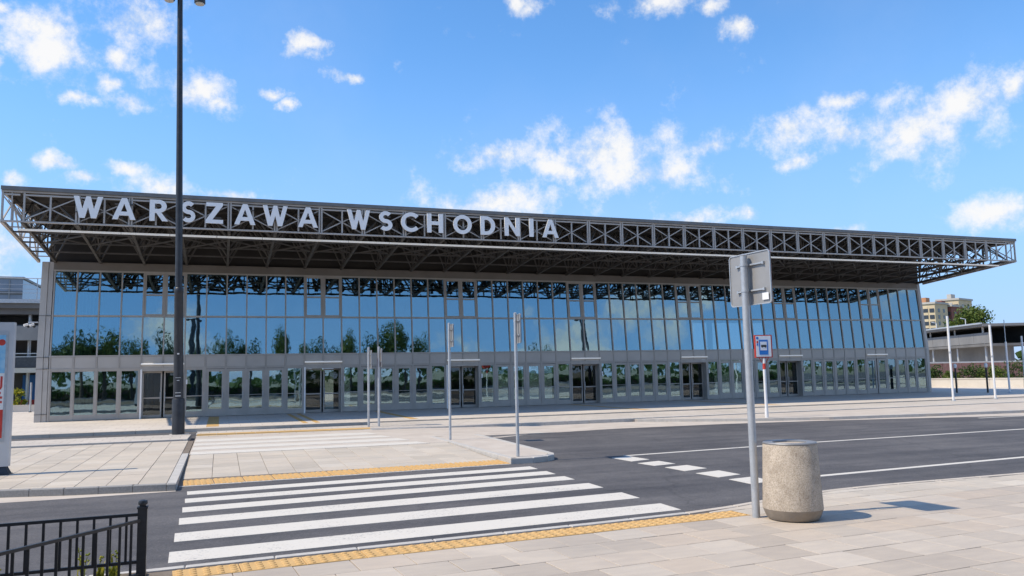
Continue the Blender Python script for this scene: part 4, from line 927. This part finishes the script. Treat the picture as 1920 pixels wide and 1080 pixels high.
# white poles and bollard lamps on the forecourt
for lb, (x, y), h_ in (('white pole closest to the corner of the station hall', (46.26,-12.65), 4.7), ('middle white pole right of the station hall', (49.96,-12.2), 4.25), ('white pole third from the station hall with thin mast on top', (58.75,-6.1), 3.5), ('white pole at the far right edge', (63.5,-3.6), 4.0)):
    t_ = thing('white_pole', lb, 'pole', (x, y, 0)); MB().tube([(0,0,.02),(0,0,h_)], .062, 12).build('shaft', 'pole_white', t_, smooth=True); MB().lathe([(.13,.0),(.13,.03),(.07,.05)], 12).build('base', 'galvanized', t_)
    MB().lathe([(.075,h_*.56),(.075,h_*.56+.1)], 12).build('collar', 'galvanized', t_)
    if 'thin' in lb: MB().tube([(0,0,h_),(0,0,h_+1.5)], .025, 8).build('thin_mast', 'galvanized', t_)
for lb, (x, y) in (('black bollard lamp closest to the station hall', (57.6,-2.9)), ('black bollard lamp second from the station hall', (58.9,-4.3))):
    t_ = thing('bollard_lamp', lb, 'lamp post', (x, y, 0)); MB().tube([(0,0,0),(0,0,1.75)], .065, 12).build('post', 'fence_black', t_, smooth=True)
    MB().lathe([(.07,1.75),(.10,1.80),(.11,1.98),(.06,2.06)], 12).build('lamp_head', 'white_panel', t_, smooth=True)

# ------------------------------------------------------------------ left background
fb = thing('footbridge', 'concrete station footbridge with railings left of the hall', 'footbridge', (-40,25,0))
MB().box(0,0,7.75,38.3,4,8.15).build('deck', 'concrete_dark', fb); MB().box(0,-.15,8.151,38.3,.05,8.45).build('edge_beam', 'galvanized', fb)
MB().box(0,.3,7.3,38.3,3.6,7.749).build('soffit', 'concrete_dark', fb)
for z in (8.95, 9.25, 9.6, 10.1): MB().tube([(0,-.05,z),(38.3,-.05,z)], .035 if z > 10 else .018, 8).build('handrail', 'galvanized', fb)
for i in range(13): MB().tube([(1+3.05*i,-.05,8.45),(1+3.05*i,-.05,10.1)], .04, 8).build('rail_post', 'galvanized', fb)
MB().box(0,-.3,5.25,38.3,.0,6.35).build('lower_fascia', 'concrete', fb); MB().box(0,0,6.35,38.3,4,6.45).build('lower_roof', 'concrete_dark', fb)
MB().box(0,-.35,2.75,38.3,.2,3.12).build('lower_beam', 'wall_white', fb); MB().box(0,.2,2.9,38.3,4,3.15).build('lower_deck', 'concrete_dark', fb)
for z in (3.95, 4.2): MB().box(0,-.1,z,38.3,-.04,z+.07).build('handrail', 'galvanized', fb)
MB().box(0,-.05,3.15,38.3,.0,3.93).build('glass_guard', 'window_dark', fb)
for i in range(12): MB().tube([(2+3.2*i,.8,0),(2+3.2*i,.8,7.4)], .13, 10).build('column', 'galvanized', fb, smooth=True)
for i in range(8): MB().bar((1.0+4.9*i,-.1,6.4),(1.0+4.9*i,-.4,8.4), .28, .2).build('strut', 'galvanized', fb)
MB().box(0,4,0,38.3,4.3,7.4).build('back_wall', 'concrete_dark', fb)
for i in range(13): MB().box(1.2+2.9*i,3.6,.5,2.9+2.9*i,3.95,2.6).build('blue_panel', 'blue_paint', fb)
MB().box(0,2.4,0,38.3,2.7,.62).build('base_wall', 'red_paint', fb)
struct(MB().prism([(-40,20.5),(-1.8,20.5),(-1.8,24.6),(-40,24.6)], -.02, .06).build('lawn_strip', 'grass'))
lk = thing('lawn_kerb_wall', 'low pale wall edging the lawn under the footbridge', 'wall', (-40,17.6,0)); MB().box(0,0,0,38.2,.25,.42).build('wall', 'wall_white', lk); MB().box(0,-.03,.421,38.2,.28,.46).build('coping', 'wall_white', lk)
dp = thing('parking_post', 'slim grey post standing left of the station corner', 'post', (-3.9,16.2,0)); MB().tube([(0,0,0),(0,0,2.0)], .06, 10).build('shaft', 'galvanized', dp, smooth=True); MB().lathe([(.09,0),(.09,.05)], 10).build('base', 'mast_black', dp)
shrub('orange flowering shrub under the footbridge', (-6.2,24,0), .6, 1.7, 400, 'leaf_yellow', 500)
cv = thing('security_cameras', 'pair of white security cameras on the left corner column', 'camera', (-.62,-.05,5.0))
MB().box(-.42,-.03,0,.02,.03,.06).build('bracket', 'camera_grey', cv)
for x in (-.40, -.14): MB().tube([(x,-.12,-.08),(x-.16,-.22,-.14)], .06, 10).build('camera_body', 'white_panel', cv, smooth=True); MB().lathe([(.02,-.26),(.07,-.22),(.07,-.14)], 10, x, -.06).build('dome', 'mast_black', cv)
ob = thing('office_block', 'grey glass office building behind the footbridge', 'building', (-70,121,0))
MB().box(0,0,0,44,40,20.8).build('wall', 'office_glass', ob); MB().box(-.2,-.2,20.8,44.2,40,21.2).build('roof', 'concrete', ob)
for i in range(18): MB().box(1+i*2.4,-.15,.5,1.18+i*2.4,-.001,20.6).build('fin', 'concrete', ob)
for j in range(6): MB().box(0,-.12,2.9+j*3,44,-.001,3.5+j*3).build('band', 'concrete_dark', ob)
